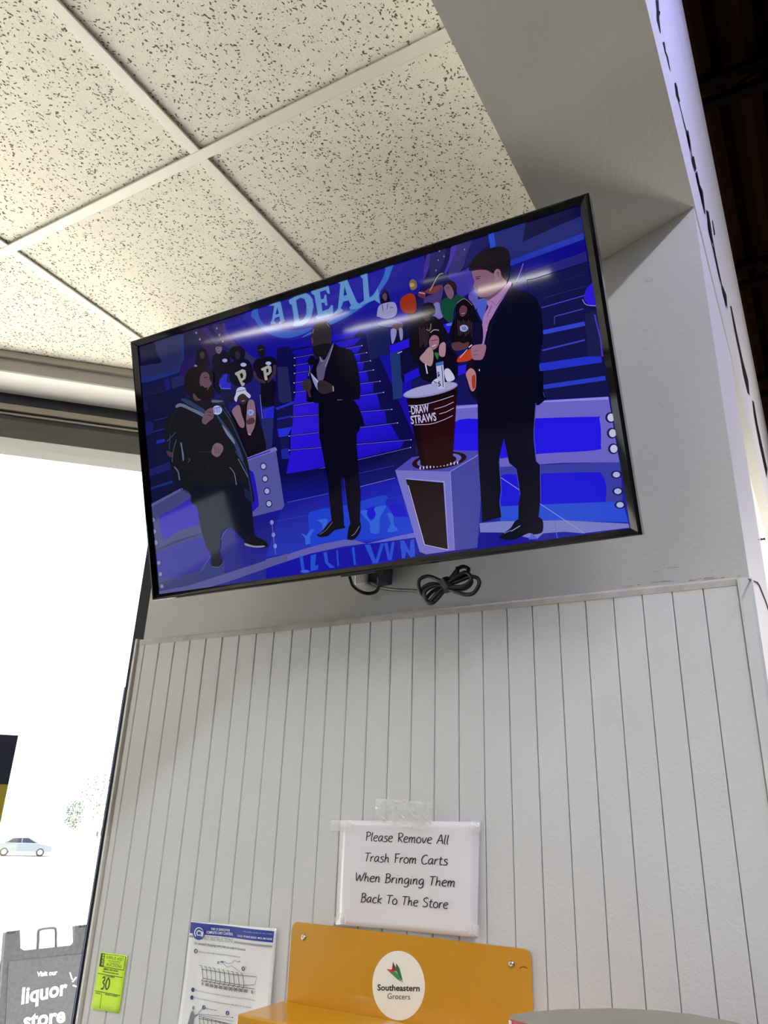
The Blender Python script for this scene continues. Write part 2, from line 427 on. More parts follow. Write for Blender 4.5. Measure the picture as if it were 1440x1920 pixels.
# ---- wall the window sits in : header and fascia bands above the glass
def wpt(t, off, z): return Q0 + WD * t + WN * off + np.array([0, 0, z])
def bar(mb, t0, t1, o0, o1, z0, z1, mi=0):
    mb.obox(wpt(t0, o0, z0), WD * (t1 - t0), WN * (o1 - o0), (0, 0, z1 - z0), mi)
T0, T1 = -8.0, .62
zr = lambda a: Z(a)
mb = MB(); bar(mb, T0, T1, .0, .30, zr(1.192), 5.1); o = mb.build('wall_left', M['wall']); tag(o, 'painted header wall above the storefront window', None, kind='structure')
o2 = MB(); bar(o2, T0, T1, -.012, .0, zr(1.232), zr(1.252)); o2.build('wall_angle', M['trim'], o)
win = MB(); bar(win, T0, T1, -.002, .30, zr(1.185), zr(1.1925)); win = win.build('window_1', M['whitep'], bevel=.006)
tag(win, 'storefront window with dark and grey metal head frame', None, kind='structure')
D0 = float(Q0 @ WN)
for (a, b, c, d, mm, nm) in ((1.085, 1.129, .012, .16, 'black', 'head_channel'), (1.066, 1.086, .004, .16, 'beige', 'head_rail'), (1.058, 1.067, .012, .16, 'black', 'gasket'),
                             (1.0525, 1.0585, .006, .16, 'beige', 'head_rail'), (1.038, 1.053, .012, .16, 'black', 'gasket'), (1.002, 1.039, .010, .15, 'alu', 'frame_head'), (.977, 1.003, .004, .14, 'alu', 'frame_head')):
    kk = (D0 + c + .12) / (D0 + c); mb = MB(); bar(mb, T0, T1, c + .12, d + .12, zr(a * kk), zr(b * kk)); mb.build(nm, M[mm], win, bevel=.0015)
mb = MB(); bar(mb, T0, T1, .19, .196, .12, zr(1.05)); mb.build('glass_pane', M['glass'], win)
# jamb right behind the television wall
mb = MB(); bar(mb, -.0, .135, .02, .14, 0, zr(.98)); 
# measured jamb: dark post whose inner edge shows left of the wall
jm = MB(); P0 = on_plane(249, 1201, Q0 + WN * .03, WN); t_j = (P0 - Q0) @ WD
bar(jm, t_j, t_j + .10, .02, .14, 0, zr(.98)); jm.build('frame_jamb', M['black'], win, bevel=.002)
jm = MB(); bar(jm, t_j - .003, t_j, .03, .06, .1, zr(.30)); jm.build('blue_film_strip', M['bluef'], win)
mb = MB(); bar(mb, T0, T1, .0, .26, 0, .12); mb.build('sill', M['alu'], win)
for tt in (-2.2, -4.1, -6.0):
    mb = MB(); bar(mb, tt, tt + .05, .14, .25, .12, zr(1.04)); mb.build('mullion', M['alu'], win, bevel=.002)

# ---- beam with raised outer fascia
mb = MB()
prof = [(XS, ZS), (-.074, ZR - .0006), (-.072, ZR), (-.072, Z(1.43)), (-.070, Z(1.45)), (-.066, Z(1.60)), (-.060, Z(1.83)), (-.061, Z(1.87)), (-.054, Z(1.98)), (-.052, Z(2.05)), (-.048, Z(2.36)), (-.060, Z(2.40)), (-.20, Z(2.40)), (-.20, Z(1.5)), (XS, Z(1.5))]
mb.prism([(x, -3.0, z) for x, z in prof], (0, 19.0, 0), 0)
# soffit gets its own paint
beam = mb.build('trim_1', [M['beam'], M['fascia']])
wall.data.materials.append(M['fascia'])
for p in wall.data.polygons:
    if p.normal.x > .9: p.material_index = 1  # wall end face coloured lighter, standing in for light falling on it
for p in beam.data.polygons:
    if p.normal.x > .6: p.material_index = 1
tag(beam, 'long boxed-in beam with grey sloped underside and pale lilac outer face', None, kind='structure')
# ragged paint line along the outer face
def on_fascia(x, y):
    P = on_x(x, y, -.070)
    for _ in range(12): P = on_x(x, y, float(np.interp(P[2], [Z(1.43), Z(1.45), Z(1.60), Z(1.83), Z(1.98), Z(2.36)], [-.072, -.070, -.066, -.060, -.054, -.048])))
    return P
pr = Print(on_fascia, (1, 0, 0), (0, 0, 1), step=2e-5, base=.0006)
def marks(pts): pr.poly('0b0a1c', [(1180 + a / 3, b / 3) for a, b in pts])
marks([(146, 0), (162, 0), (166, 60), (173, 70), (166, 95), (176, 190), (170, 180), (152, 110), (152, 60)])
marks([(186, 236), (196, 236), (204, 290), (216, 320), (231, 405), (222, 380), (208, 320), (200, 300)])
marks([(252, 468), (260, 465), (268, 490), (276, 540), (284, 570), (280, 575), (292, 625), (308, 690), (328, 760), (322, 765), (306, 710), (286, 620), (272, 565), (262, 540)])
marks([(322, 730), (330, 735), (342, 800), (352, 880), (362, 880), (376, 950), (370, 962), (352, 920), (340, 820)])
marks([(374, 960), (380, 965), (396, 1040), (412, 1075), (428, 1210), (420, 1200), (404, 1090), (388, 1030)])
marks([(430, 1180), (444, 1190), (454, 1250), (466, 1330), (486, 1440), (520, 1600), (545, 1660), (552, 1745), (530, 1660), (498, 1540), (468, 1400), (450, 1300)])
marks([(464, 1240), (468, 1240), (482, 1320), (476, 1325)])
marks([(566, 1720), (574, 1725), (606, 1880), (636, 2020), (668, 2140), (676, 2225), (664, 2210), (640, 2110), (622, 2010), (590, 1860)])
marks([(690, 2250), (700, 2262), (722, 2390), (776, 2640), (772, 2690), (730, 2500), (700, 2340)])
pr.build('ragged_paint_line', M['print'], beam)

# ---- suspended ceiling: tiles and tees
gx = [-.947 + .61 * k for k in range(-5, 2)]
gy = [.822 + .61 * k for k in range(-6, 3)]
ceil = MB(); ceil.prism([(-4.6, -3.3, H_CEIL + .12), (-.10, -3.3, H_CEIL + .12), (-.10, 2.1, H_CEIL + .12), (-1.2, 2.1, H_CEIL+.12), (-4.6, -1.2, H_CEIL + .12)], (0, 0, .01))
ceil = ceil.build('ceiling', M['shell']); tag(ceil, 'suspended ceiling of speckled mineral fibre tiles in a white metal grid', None, kind='structure')
tile_mb = MB(); h = .61 / 2 - .004
tile_mb.add([(-h, -h, 0), (h, -h, 0), (h, h, 0), (-h, h, 0), (-h, -h, .015), (h, -h, .015), (h, h, .015), (-h, h, .015)], [(0, 3, 2, 1), (4, 5, 6, 7), (0, 1, 5, 4), (1, 2, 6, 5), (2, 3, 7, 6), (3, 0, 4, 7)])
tile_me = tile_mb.mesh('ceiling_tile', M['tile'])
def fiss_mesh(seed, n=4300):
    rnd = random.Random(seed); mb = MB()
    for i in range(n):
        cx, cy = rnd.uniform(-.297, .297), rnd.uniform(-.297, .297)
        big = rnd.random() < .55
        L = rnd.uniform(.0026, .0068) if big else rnd.uniform(.0009, .0024); wd = rnd.uniform(.0008, .0016) if big else rnd.uniform(.0006, .0011)
        a = rnd.gauss(.9, .75); bend = rnd.uniform(-.9, .9) if big else 0
        P = []; k = 4 if big else 2
        ang = a; x, y = cx, cy
        for j in range(k):
            P.append((x, y)); x += math.cos(ang) * L / k * 2 * .6; y += math.sin(ang) * L / k * 2 * .6; ang += bend * rnd.uniform(.3, 1)
        P.append((x, y)); top = []; bot = []
        for j, (x, y) in enumerate(P):
            ww = wd * (0.25 if j in (0, len(P) - 1) else rnd.uniform(.6, 1.3)); t = a + bend * j / len(P)
            top.append((x - math.sin(t) * ww, y + math.cos(t) * ww, -.0002)); bot.append((x + math.sin(t) * ww, y - math.cos(t) * ww, -.0002))
        pts = top + bot[::-1]; m_ = len(top); vs = pts
        mb.add(vs, [(j, j + 1, 2 * m_ - 2 - j, 2 * m_ - 1 - j) for j in range(m_ - 1)])
    return mb.mesh('fissure_shade', M['fiss'], recalc=False)
fm = [fiss_mesh(1), fiss_mesh(2), fiss_mesh(3)]
k = 0
random.seed(5)
for i in range(len(gx) - 1):
    for j in range(len(gy) - 1):
        cx, cy = (gx[i] + gx[i+1]) / 2, (gy[j] + gy[j+1]) / 2
        far = min(((np.array([cx + a * .3, cy + b * .3, 0]) - Q0) @ WN) for a in (-1, 1) for b in (-1, 1))
        if far > .02: continue
        if any(((np.array([cx + a * .305, cy + b * .305, 0]) - Q0) @ WN) > .29 for a in (-1, 1) for b in (-1, 1)): pass
        t = bpy.data.objects.new('ceiling_tile', tile_me); COL.objects.link(t); t.parent = ceil
        t.location = (cx, cy, H_CEIL + .004)
        if cy > -.6 and cx > -2.9:
            f = bpy.data.objects.new('fissure_shade', fm[k % 3]); COL.objects.link(f); f.parent = t; f.rotation_euler = (0, 0, random.choice([0, math.pi]) )
            f['kind'] = 'stuff'
        k += 1
for x in gx[:-1]:
    y1 = min(2.0, Q0[1] + (x - Q0[0]) * WD[1] / WD[0] - .02)
    if y1 < -2.6: continue
    mb = MB(); mb.box((x - .012, -2.9, H_CEIL - .004), (x + .012, y1, H_CEIL + .001)); mb.box((x - .002, -2.9, H_CEIL), (x + .002, y1, H_CEIL + .03))
    mb.build('grid_tee', M['tee'], ceil, bevel=.0012)
for y in gy:
    x0 = Q0[0] + (y - Q0[1]) * WD[0] / WD[1] + .02
    if y > 1.4: x0 = max(x0, -1.4)
    mb = MB(); mb.box((x0, y - .012, H_CEIL - .0055), (-.15, y + .012, H_CEIL - .0008)); mb.build('grid_tee', M['tee'], ceil, bevel=.0012)

# ---- store shell
mb = MB(); mb.box((13, -20, 0), (13.1, 16, 5.2)); o = mb.build('wall_right', M['shell']); tag(o, 'far right wall of the store', None, kind='structure')
mb = MB(); mb.box((-9, -20.1, 0), (13, -20, 5.2)); o = mb.build('wall_front', M['shell']); tag(o, 'far wall of the store behind the camera', None, kind='structure')
mb = MB(); mb.box((-7.6, -20, 0), (-7.5, -9.15, 5.2)); mb.box((-7.6, -9.15, .95), (-7.5, -6.2, 5.2)); mb.box((-7.6, -6.2, 0), (-7.5, -4.1, 5.2))
o = mb.build('wall_side', M['shell']); tag(o, 'side wall of the store with a low window', None, kind='structure')
mb = MB(); mb.box((-.6, 16.0, 0), (13, 16.1, 5.2)); o = mb.build('wall_far', M['shell']); tag(o, 'dim far wall of the store beyond the television wall', None, kind='structure')
mb = MB(); mb.box((-.20, 1.95, 0), (-.105, 16.0, Z(1.3))); o = mb.build('wall_passage', M['whitep']); tag(o, 'white side wall beyond the television wall end', None, kind='structure')
# corrugated roof deck and joists
mb = MB(); zd = 5.0; xs = []; x = -9.0
while x < 13: xs += [(x, zd), (x + .05, zd + .05), (x + .10, zd + .05), (x + .15, zd)]; x += .2
yend = lambda a: 16.0 if a > -1.0 else Q0[1] + (a - Q0[0]) * WD[1] / WD[0] + .1
xs = [v for v in xs if v[0] > -7.6]
vs = [(a, -20, b) for a, b in xs] + [(a, yend(a), b) for a, b in xs]; n = len(xs)
mb.add(vs, [(i, i + 1, i + 1 + n, i + n) for i in range(n - 1)])
mb.prism([(-7.6, -20, 5.08), (13, -20, 5.08), (13, 16, 5.08), (-1, 16, 5.08), (-1, yend(-1.0), 5.08), (-7.6, yend(-7.6), 5.08)], (0, 0, .12))
deck = mb.build('ceiling.001', M['deck']); tag(deck, 'dark corrugated roof deck high above the store', None, kind='structure')
for y in np.arange(-18, 15.9, 1.5):
    mb = MB(); mb.box((-.1, y, 4.80), (12.9, y + .05, 4.84)); mb.box((-.1, y, 4.94), (12.9, y + .05, 4.98))
    for q in np.arange(0, 12.5, .5): mb.obox((q, y + .02, 4.84), (.25, 0, .10), (0, .01, 0), (.02, 0, 0)); mb.obox((q + .25, y + .02, 4.94), (.25, 0, -.10), (0, .01, 0), (.02, 0, 0))
    mb.build('joist', M['joist'], deck)

# ================================================================== lights inside the store
def strip_light(p0, p1, width, label, strength=50.0, col=(1.0, .95, .82), group=None):
    p0, p1 = np.array(p0, float), np.array(p1, float); c = (p0 + p1) / 2; d = p1 - p0; e = unit(d); s = np.cross([0, 0, 1], e)
    r = empty('ceiling_light', tuple(c)); tag(r, label, 'light', group)
    mb = MB(); mb.obox(p0 - s * width / 2 + [0, 0, .012], d, s * width, (0, 0, .07)); mb.build('housing', M['whitep'], r, bevel=.004)
    mb = MB(); mb.obox(p0 - s * width * .46 + e * .02, d - e * .04, s * width * .92, (0, 0, .011)); mb.build('diffuser', mat('lit diffuser', (.9, .9, .85), .5, emit=col, estr=strength), r)
    for q in (.15, .85):
        a = p0 + d * q + np.array([0, 0, .08]); mb = MB(); mb.tube([a, np.array([a[0], a[1], 4.96])], .004, 5); mb.build('hanger', M['steel'], r)
    return r
strip_light((-7.1, -9.3, 3.5), (-5.6, -11.4, 3.5), .9, 'hanging light far back left, mirrored beside the bald host on the screen')
strip_light((-3.5, -9.2, 3.5), (-2.0, -8.8, 3.5), .9, 'hanging light mirrored across the forehead of the tall man on the screen')
strip_light((-3.6, -14.5, 3.5), (-2.0, -14.7, 3.5), 1.1, 'hanging light mirrored across the chin of the tall man on the screen')
strip_light((-7.3, -16.1, 3.5), (-5.75, -18.0, 3.5), 1.1, 'hanging light farthest back, mirrored below the seated nurse on the screen')
strip_light((1.45, -3.4, 4.10), (1.45, .9, 4.10), .10, 'long strip light high to the right, running towards the television wall', 110.0, (.93, .95, 1.0))
strip_light((4.5, -6.0, 4.3), (4.5, -1.0, 4.3), .5, 'wide strip light over the middle of the store', 14.0)
area_light('store_fill', (2.5, -4.5, 3.9), (-1.0, 1.3, 2.0), 3.0, 2.0, 25, (1.0, .95, .86))
area_light('passage_fill', (1.3, 3.6, 2.3), (-.10, 3.2, 2.2), .8, .8, 40, (1.0, .95, .88))  # added light without a fixture, brightens the passage wall
area_light('blue_fascia_fill', (.55, .95, 3.55), (-.06, 1.1, 3.25), .3, .9, 9.0, (.30, .28, 1.0))  # added blue light on the beam's outer face, no sign is there
# ================================================================== television
TO = CAM + np.array([-1.170, 1.084, .387]); TX = unit([.968, .051, .018]); TY = unit([-.001, -.171, .534]); TN = unit([.056, -.951, -.305])
TW, TH = .970, .5605
def T(u, v, d=0.0): return TO + TX * u + TY * v + TN * d
tv = empty('television', tuple(T(TW / 2, TH / 2, -.05)))
tag(tv, 'large flat television with glossy black frame, tilted down, showing a blue studio show', 'television')
def ring(mb, loops, mi=0):
    o = []
    for l, b, r, t, d in loops: o.append(mb.add([T(l, b, d), T(TW - r, b, d), T(TW - r, TH - t, d), T(l, TH - t, d)], []))
    for i in range(len(o) - 1):
        for j in range(4): mb.f.append([o[i] + j, o[i] + (j + 1) % 4, o[i+1] + (j + 1) % 4, o[i+1] + j]); mb.m.append(mi)
mb = MB(); ring(mb, [(.004, .010, .004, .004, -.034), (0, .006, 0, 0, -.030), (0, .006, 0, 0, -.003), (.002, .008, .002, .002, 0), (.0045, .0105, .0055, .0045, 0), (.0125, .0185, .0165, .0125, -.0075), (.0125, .0185, .0165, .0125, -.012)])
mb.build('bezel', M['tvb'], tv, recalc=False, bevel=0)
mb = MB(); ring(mb, [(.004, .010, .004, .004, -.033), (.02, .02, .02, .02, -.040), (.06, .03, .06, .12, -.062), (.10, .05, .10, .18, -.066)])
o = mb.add([T(.10, .05, -.066), T(TW - .10, .05, -.066), T(TW - .10, TH - .18, -.066), T(.10, TH - .18, -.066)], [(0, 1, 2, 3)])
mb.add([T(.004, .01, -.0331), T(TW - .004, .01, -.0331), T(TW - .004, TH - .004, -.0331), T(.004, TH - .004, -.0331)], [(0, 1, 2, 3)])
mb.build('back_housing', M['tvm'], tv)
mb = MB(); mb.obox(T(.44, .0035, -.026), TX * .07, TY * .004, TN * .018); mb.build('sensor_bar', M['tvm'], tv)
SP = T(0, 0, -.0115)
s = Print(lambda x, y: on_plane(x, y, SP, TN), TN, TY, step=6e-6, base=0.0)
s.clip = [(TX, T(.0115, 0) @ TX), (-TX, -(T(TW - .0155, 0) @ TX)), (TY, T(0, .0175) @ TY), (-TY, -(T(0, TH - .0115) @ TY))]
A_, B_, C_, D_, E_, G_, F_, H_, I_ = (520,590,5.538), (500,840,4.8), (840,440,5.143), (250,800,4.966), (250,600,4.645), (420,480,4.235), (680,450,5.538), (680,350,2.667), (680,700,2.667)
O_ = (0, 0, 1)
def bg(o): s.org = o
def p(c, pts): s.poly(c, pts)
def q(c, pts): s.poly(c, pts, True)
def L(c, pts, wd, sm=False): s.line(c, pts, wd, sm)
bg(O_)
s.grid(['12143a', '0a0850', '10107a', '24245c'], [(248, 640), (1100, 372), (1190, 1000), (280, 1128)])
s.grid(['16163e', '0e0a9a', '1a10b4', '1c1c5a'], [(340, 600), (760, 470), (780, 900), (380, 1000)])
# sets at far left
bg(E_)
q('1c3078', "10,215 200,165 415,125 437,180 442,380 415,440 330,480 50,545 20,400")
q('262c5c', "10,215 200,165 400,132 415,200 415,370 385,425 300,455 50,500 20,400")
q('0b0d34', "15,240 120,205 180,192 205,290 245,365 150,385 40,390")
q('2a2048', "520,100 600,80 640,120 700,220 770,330 690,330 600,220")
q('37206c', "590,80 640,70 690,130 745,210 700,200 640,130")
q('332a5e', "690,60 770,45 830,140 900,215 1060,330 1050,385 930,300 800,220")
q('44278a', "775,40 800,35 835,130 895,205 860,195 800,130")
for x, y in ((548,112),(580,168),(727,72),(750,130),(780,188)): s.ell('8a88a8', x, y, 7, 10)
q('0d0a92', "815,20 1100,-60 1440,-140 1450,330 1250,340 1060,330 900,195 840,130")
q('26145a', "430,360 550,340 560,500 500,520 400,540")
p('22245c', "330,505 470,470 475,590 345,620"); p('1b1c50', "160,640 300,600 300,640 165,675"); p('1a1e70', "270,515 310,505 325,630 285,635")
p('11133a', "50,690 460,560 470,1000 80,1208"); q('1c1e66', "90,930 140,880 175,920 150,990 95,1000"); q('171a56', "70,720 110,700 130,780 80,800")
p('22245e', "180,965 330,925 330,935 180,975"); p('22245e', "180,870 330,835 330,843 180,880"); p('2224a0', "200,1050 290,1028 290,1060 200,1080")
bg(D_)
p('12133a', "90,200 340,140 560,600 160,740"); p('2426a8', "213,130 310,105 316,130 215,160"); p('1d2064', "140,400 340,325 345,400 140,470")
p('182c78', "165,565 365,500 368,525 165,585"); p('24246a', "170,50 345,5 345,12 172,58")
# big lit sign
bg(G_)
q('1a18a0', "150,470 600,300 1400,20 1430,330 1150,420 800,560 640,650 400,650")
q('2e5cbc', "225,460 262,405 275,470 300,520 345,555 430,580 560,590 700,570 640,615 520,650 400,636 290,570")
q('2e5cbc', "215,470 240,415 262,405 255,440 240,500")
q('3468c4', "630,645 660,618 760,570 850,500 1000,430 1100,370 1180,310 1240,215 1275,140 1290,70 1362,45 1340,150 1250,290 1150,370 1000,470 800,570")
LT = '5e92cc'
p(LT, "352,395 440,355 452,372 478,500 485,515 440,545 434,528 447,515 440,480 405,492 398,515 412,528 408,538 372,540 370,525 380,515 400,395")
p('1c1a9a', "408,468 436,458 424,405")
p(LT, "515,350 600,300 640,290 680,310 705,345 712,400 695,480 670,520 620,555 560,562 545,552 560,530 540,390 520,378")
p('1c1a9a', "572,352 610,330 640,342 655,385 655,460 630,505 600,520")
p(LT, "690,280 830,232 842,300 826,300 808,270 762,285 770,345 792,340 800,308 812,308 822,392 808,395 798,370 774,372 782,440 832,420 852,390 866,395 866,470 740,502 726,482 745,465 718,312 698,300")
p(LT, "860,470 905,420 925,222 900,212 975,180 1055,365 1100,398 1060,420 1000,425 996,405 1010,395 990,352 948,362 928,415 945,430 940,440")
p('1c1a98', "950,318 978,308 956,240")
p(LT, "1085,145 1137,122 1155,330 1190,312 1222,250 1240,380 1195,350 1085,392 1080,375 1112,355 1102,182 1085,165")
# ribbons right of the sign
bg(F_)
q('181694', "340,240 470,200 620,120 640,400 500,620 300,620 180,560 260,420")
q('412a90', "628,390 650,230 680,120 715,108 700,200 690,280 650,385"); q('242062', "715,110 790,85 860,65 850,200 780,340 700,370 695,250")
q('4a2ea8', "925,60 1000,20 985,80 950,170 880,330 850,335 900,200"); q('342e74', "1000,20 1150,-25 1120,80 1080,200 1010,330 890,350 950,180")
q('3c32a0', "880,380 1000,340 1150,290 1180,520 1100,560 1000,590 950,450"); p('161664', "1060,200 1150,-30 1400,-110 1320,40 1180,150 1060,330")
for x, y in ((797,115),(785,210),(763,315),(845,170),(1058,98)): s.poly('9a96c4', [(x-10,y),(x-3,y-4),(x,y-14),(x+3,y-4),(x+10,y),(x+3,y+4),(x,y+14),(x-3,y+4)])
# left audience
bg(E_)
q('0b0b22', "550,405 545,330 560,260 600,242 640,270 650,330 665,400"); q('43303a', "580,290 605,275 620,300 615,330 590,335"); q('8880a8', "530,400 545,390 560,405 550,415")
q('05051c', "690,470 690,330 725,290 790,262 840,310 850,420 840,470 770,480 760,640 720,620 700,560"); q('71627a', "715,240 735,218 765,225 772,260 755,292 728,285"); q('151530', "712,238 740,205 770,222 762,232 728,232")
L('120f28', "725,250 745,246", 4); L('120f28', "735,275 755,270", 4); s.ell('9aa4dc', 798, 353, 22, 16)
q('05051c', "835,300 850,245 900,225 960,245 975,300 950,350 880,350"); q('2c2030', "885,290 910,270 930,290 930,330 905,345")
q('05041c', "850,375 920,345 1000,350 1040,440 1035,520 980,560 900,575 840,520 845,430"); s.ell('aab2e4', 960, 390, 26, 17)
p('a5a59c', "884,462 952,428 978,440 984,480 976,512 952,530 948,540 974,552 965,572 946,578 938,562 900,480 892,482"); p('05041c', "928,470 948,460 958,482 954,505 940,510")
q('120c18', "1080,240 1110,213 1145,235 1150,290 1130,330 1100,320"); L('5a4a58', "1095,262 1130,255", 6)
q('05041a', "1045,410 1065,350 1130,330 1200,318 1245,350 1255,430 1218,430 1218,520 1270,560 1275,715 1230,745 1115,745 1110,560 1065,500")
q('3a2a3c', "1045,450 1065,450 1085,500 1150,535 1135,552 1065,515"); q('3a2a3c', "1218,395 1250,400 1242,470 1185,540 1172,530 1218,450"); s.ell('aab2e4', 1177, 377, 25, 15)
p('a5a59c', "1112,425 1180,392 1202,408 1206,450 1185,478 1165,485 1172,520 1155,528 1145,520 1132,440 1120,442"); p('05041a', "1158,428 1176,422 1180,452 1162,462")
q('2a2ac0', "750,530 790,480 820,470 815,540 850,550 842,600 770,600"); p('16163e', "755,605 880,600 890,700 800,760"); L('7a80d8', "750,560 765,595 850,600", 5)
p('1e2450', "1260,430 1360,405 1390,700 1300,730 1275,650"); p('202866', "1120,850 1235,850 1290,1170 1150,1160")
p('2424cc', "1130,790 1225,775 1232,850 1135,862"); p('2530b8', "1125,780 1385,705 1400,722 1240,768 1130,800"); L('8088e0', "1105,650 1125,860", 4)
q('0b0716', "850,800 935,725 1050,708 1080,800 1110,900 1155,1150 1000,1215 900,1190 870,900")
q('86687a', "860,790 920,740 945,820 968,890 965,935 930,930 890,860"); q('86687a', "1000,713 1055,715 1065,890 1022,1000 1000,990 985,900"); s.ell('97a8ee', 1022, 805, 27, 26)
for i in range(3): L('2a3a90', [(1008 + i * 12, 792), (1010 + i * 12, 820)], 5)
q('3a2428', "920,650 985,640 992,700 960,737 925,710"); L('b0a8b8', "945,708 972,702", 5); q('c0c0dc', "905,600 940,583 975,592 985,620 1022,655 1010,682 960,642 915,665 900,712 880,688 895,640")
L('40406a', "905,625 985,605", 5); q('4a343c', "985,880 1030,850 1060,870 1050,900 1000,910"); L('c0b8c8', "1000,990 1025,1000", 6)
# steps behind the host
bg(A_)
steps = [((95, 320), (870, 150)), ((130, 372), (880, 235)), ((180, 450), (880, 322)), ((180, 528), (930, 395)), ((180, 610), (970, 480)), ((175, 710), (1000, 575)), ((178, 808), (1068, 692)), ((150, 945), (1105, 808)), ((150, 1062), (1190, 985)), ((125, 1262), (1250, 1125)), ((125, 1408), (1390, 1300)), ((74, 1687), (1385, 1380))]
p('07064a', "0,350 880,180 1000,300 1440,1300 1440,1494 74,1800 -60,1500")
colr = ['0d0a92', '0d0a92', '120aa8', '1a0cc0', '220ec8', '280fd2', '3014d8', '3216dc', '3218e0', '2c12e0', '2a10d8']
for i in range(len(steps) - 1):
    (a, b), (c, d) = steps[i], steps[i + 1]
    rt = (b[0] - 70, b[1] + 14) if i > 2 else b; rb = (d[0] - 110, d[1] + 20)
    s.grid([colr[i], '2012d8', '1408b0', colr[i]], [(a[0] + 14, a[1] + 6), rt, rb, (c[0] + 16, c[1] - 8)], 4)
    L('070444', [(c[0] + 10, c[1] - 5), (d[0] - 20, d[1] - 6)], 9)
for i, (a, b) in enumerate(steps[2:]):
    L('7a78dc', [a, b], 4 if i > 2 else 3)
    for t in (0, 1): s.ell('c8c8f4', *(a if t == 0 else b), 6, 5)
bg(A_)
p('1f2658', "0,545 110,540 155,905 60,920 20,900"); p('2230c0', "-20,970 170,900 175,925 0,990"); p('0d1048', "0,990 170,930 165,1060 0,1100"); p('1a28a0', "0,1075 150,1045 150,1065 0,1100"); p('101450', "0,1110 165,1070 160,1160 0,1220"); p('2232d8', "5,1190 155,1165 110,1260 20,1275"); p('0e1450', "25,1290 125,1265 120,1380 45,1400"); p('1b26a0', "40,1400 120,1385 130,1494 50,1500")
p('1a225c', "920,190 1165,130 1172,400 965,470"); p('20367c', "1175,400 1300,370 1300,860 1215,880"); L('4a58c0', "1175,400 1215,880", 4)
# right audience
bg(F_)
p('0a0838', "290,900 900,700 1000,1300 420,1480 290,1180"); p('121c58', "60,940 275,885 292,1180 80,1240"); p('1e3674', "290,1180 390,1150 412,1640 320,1660")
p('2616e0', "280,1100 490,1020 492,1110 290,1185"); L('b0b0f0', "365,1178 412,1158", 9); p('1d10d4', "430,1400 650,1290 662,1380 440,1485"); p('2a1ae0', "940,1330 1080,1290 1082,1380 950,1425")
p('2c1cd8', "830,880 940,850 900,970 860,960"); p('5a74e0', "870,872 940,857 935,888 875,895")
q('0c0820', "190,600 205,550 230,520 265,550 285,650 200,670"); L('0c0820', "225,530 232,500 240,530", 8); q('624250', "205,590 235,550 255,590 240,635"); q('9694c2', "150,790 170,690 240,655 330,650 360,720 340,790 250,820 170,800"); L('2a2450', "205,670 215,740", 6); L('2a2450', "265,660 255,720", 6); L('302860', "285,700 320,705", 6)
q('6060a8', "170,860 300,830 420,870 300,905 180,890"); q('563850', "300,905 350,868 422,880 400,935 360,935"); q('8c8cc0', "295,935 352,932 345,1010 308,1080"); q('8c8cc0', "380,925 415,925 418,1020 395,1040")
q('962e12', "388,650 420,590 500,555 550,600 555,740 480,765 410,735"); q('7c6248', "485,450 520,408 560,440 562,500 510,522"); s.ell('b09850', 515, 470, 26, 22)
q('6c2844', "570,570 620,530 655,560 640,610"); L('b0a8c8', "585,545 650,560", 10); q('463674', "650,600 740,560 830,480 832,560 780,690 650,660"); q('6f3a3c', "650,545 700,500 800,470 830,480 740,560"); q('7474b4', "730,680 790,650 832,740 832,805 740,820"); L('a09a60', "700,530 790,370 840,350", 9, True)
q('201820', "850,490 900,425 960,445 978,520 930,560 860,540"); q('76566a', "848,500 890,458 930,500 950,560 930,612 890,600"); L('2a1c2a', "870,500 905,490", 5); q('104636', "805,660 870,600 930,620 980,570 1060,600 1065,645 960,700 930,860 840,800")
q('5f55b4', "1100,590 1150,520 1195,540 1190,700 1150,720"); p('4a5cc8', "1190,620 1310,600 1250,860 1190,740")
q('080412', "905,980 930,870 970,790 970,690 1020,630 1100,620 1160,690 1190,790 1235,870 1232,1000 1120,1110 950,1090"); q('643846', "1008,720 1040,680 1085,705 1080,760 1040,800 1010,770"); L('d0b8c0', "1030,768 1062,760", 5); L('9a7888', "980,660 1060,612 1140,680", 5, True)
s.ell('a6b6f0', 1053, 918, 44, 36); 
for i in range(3): L('30409a', [(1035 + i * 16, 900), (1045 + i * 16, 940)], 6)
for i in range(9): L('5c4248', [(990 + i * 18, 830 + (i % 3) * 12), (1000 + i * 17, 1000 - (i % 4) * 10)], 4)
q('563640', "925,1080 1000,1060 1050,1075 1105,1060 1085,1125 960,1150")
q('0c0916', "620,700 660,655 730,660 760,745 720,790 630,765"); q('0a0814', "490,960 540,850 640,800 760,800 860,920 885,1050 700,1060 570,1290 495,1150"); L('3a3450', "622,700 690,690 758,745", 5)
for i in range(10): L('4c3a42', [(590 + i * 14, 900 + (i % 3) * 14), (600 + i * 12, 1120 - (i % 4) * 16)], 4)
q('3a2a30', "630,780 690,775 700,830 650,840"); L('8a7068', "665,930 700,940 712,870", 9, True)
q('060418', "590,1260 700,1180 860,1100 960,1180 985,1260 960,1460 640,1460"); q('0c0614', "688,1010 710,940 790,925 840,990 875,1050 820,1110 690,1100"); L('b8a8a8', "705,965 745,935 795,940", 8, True)
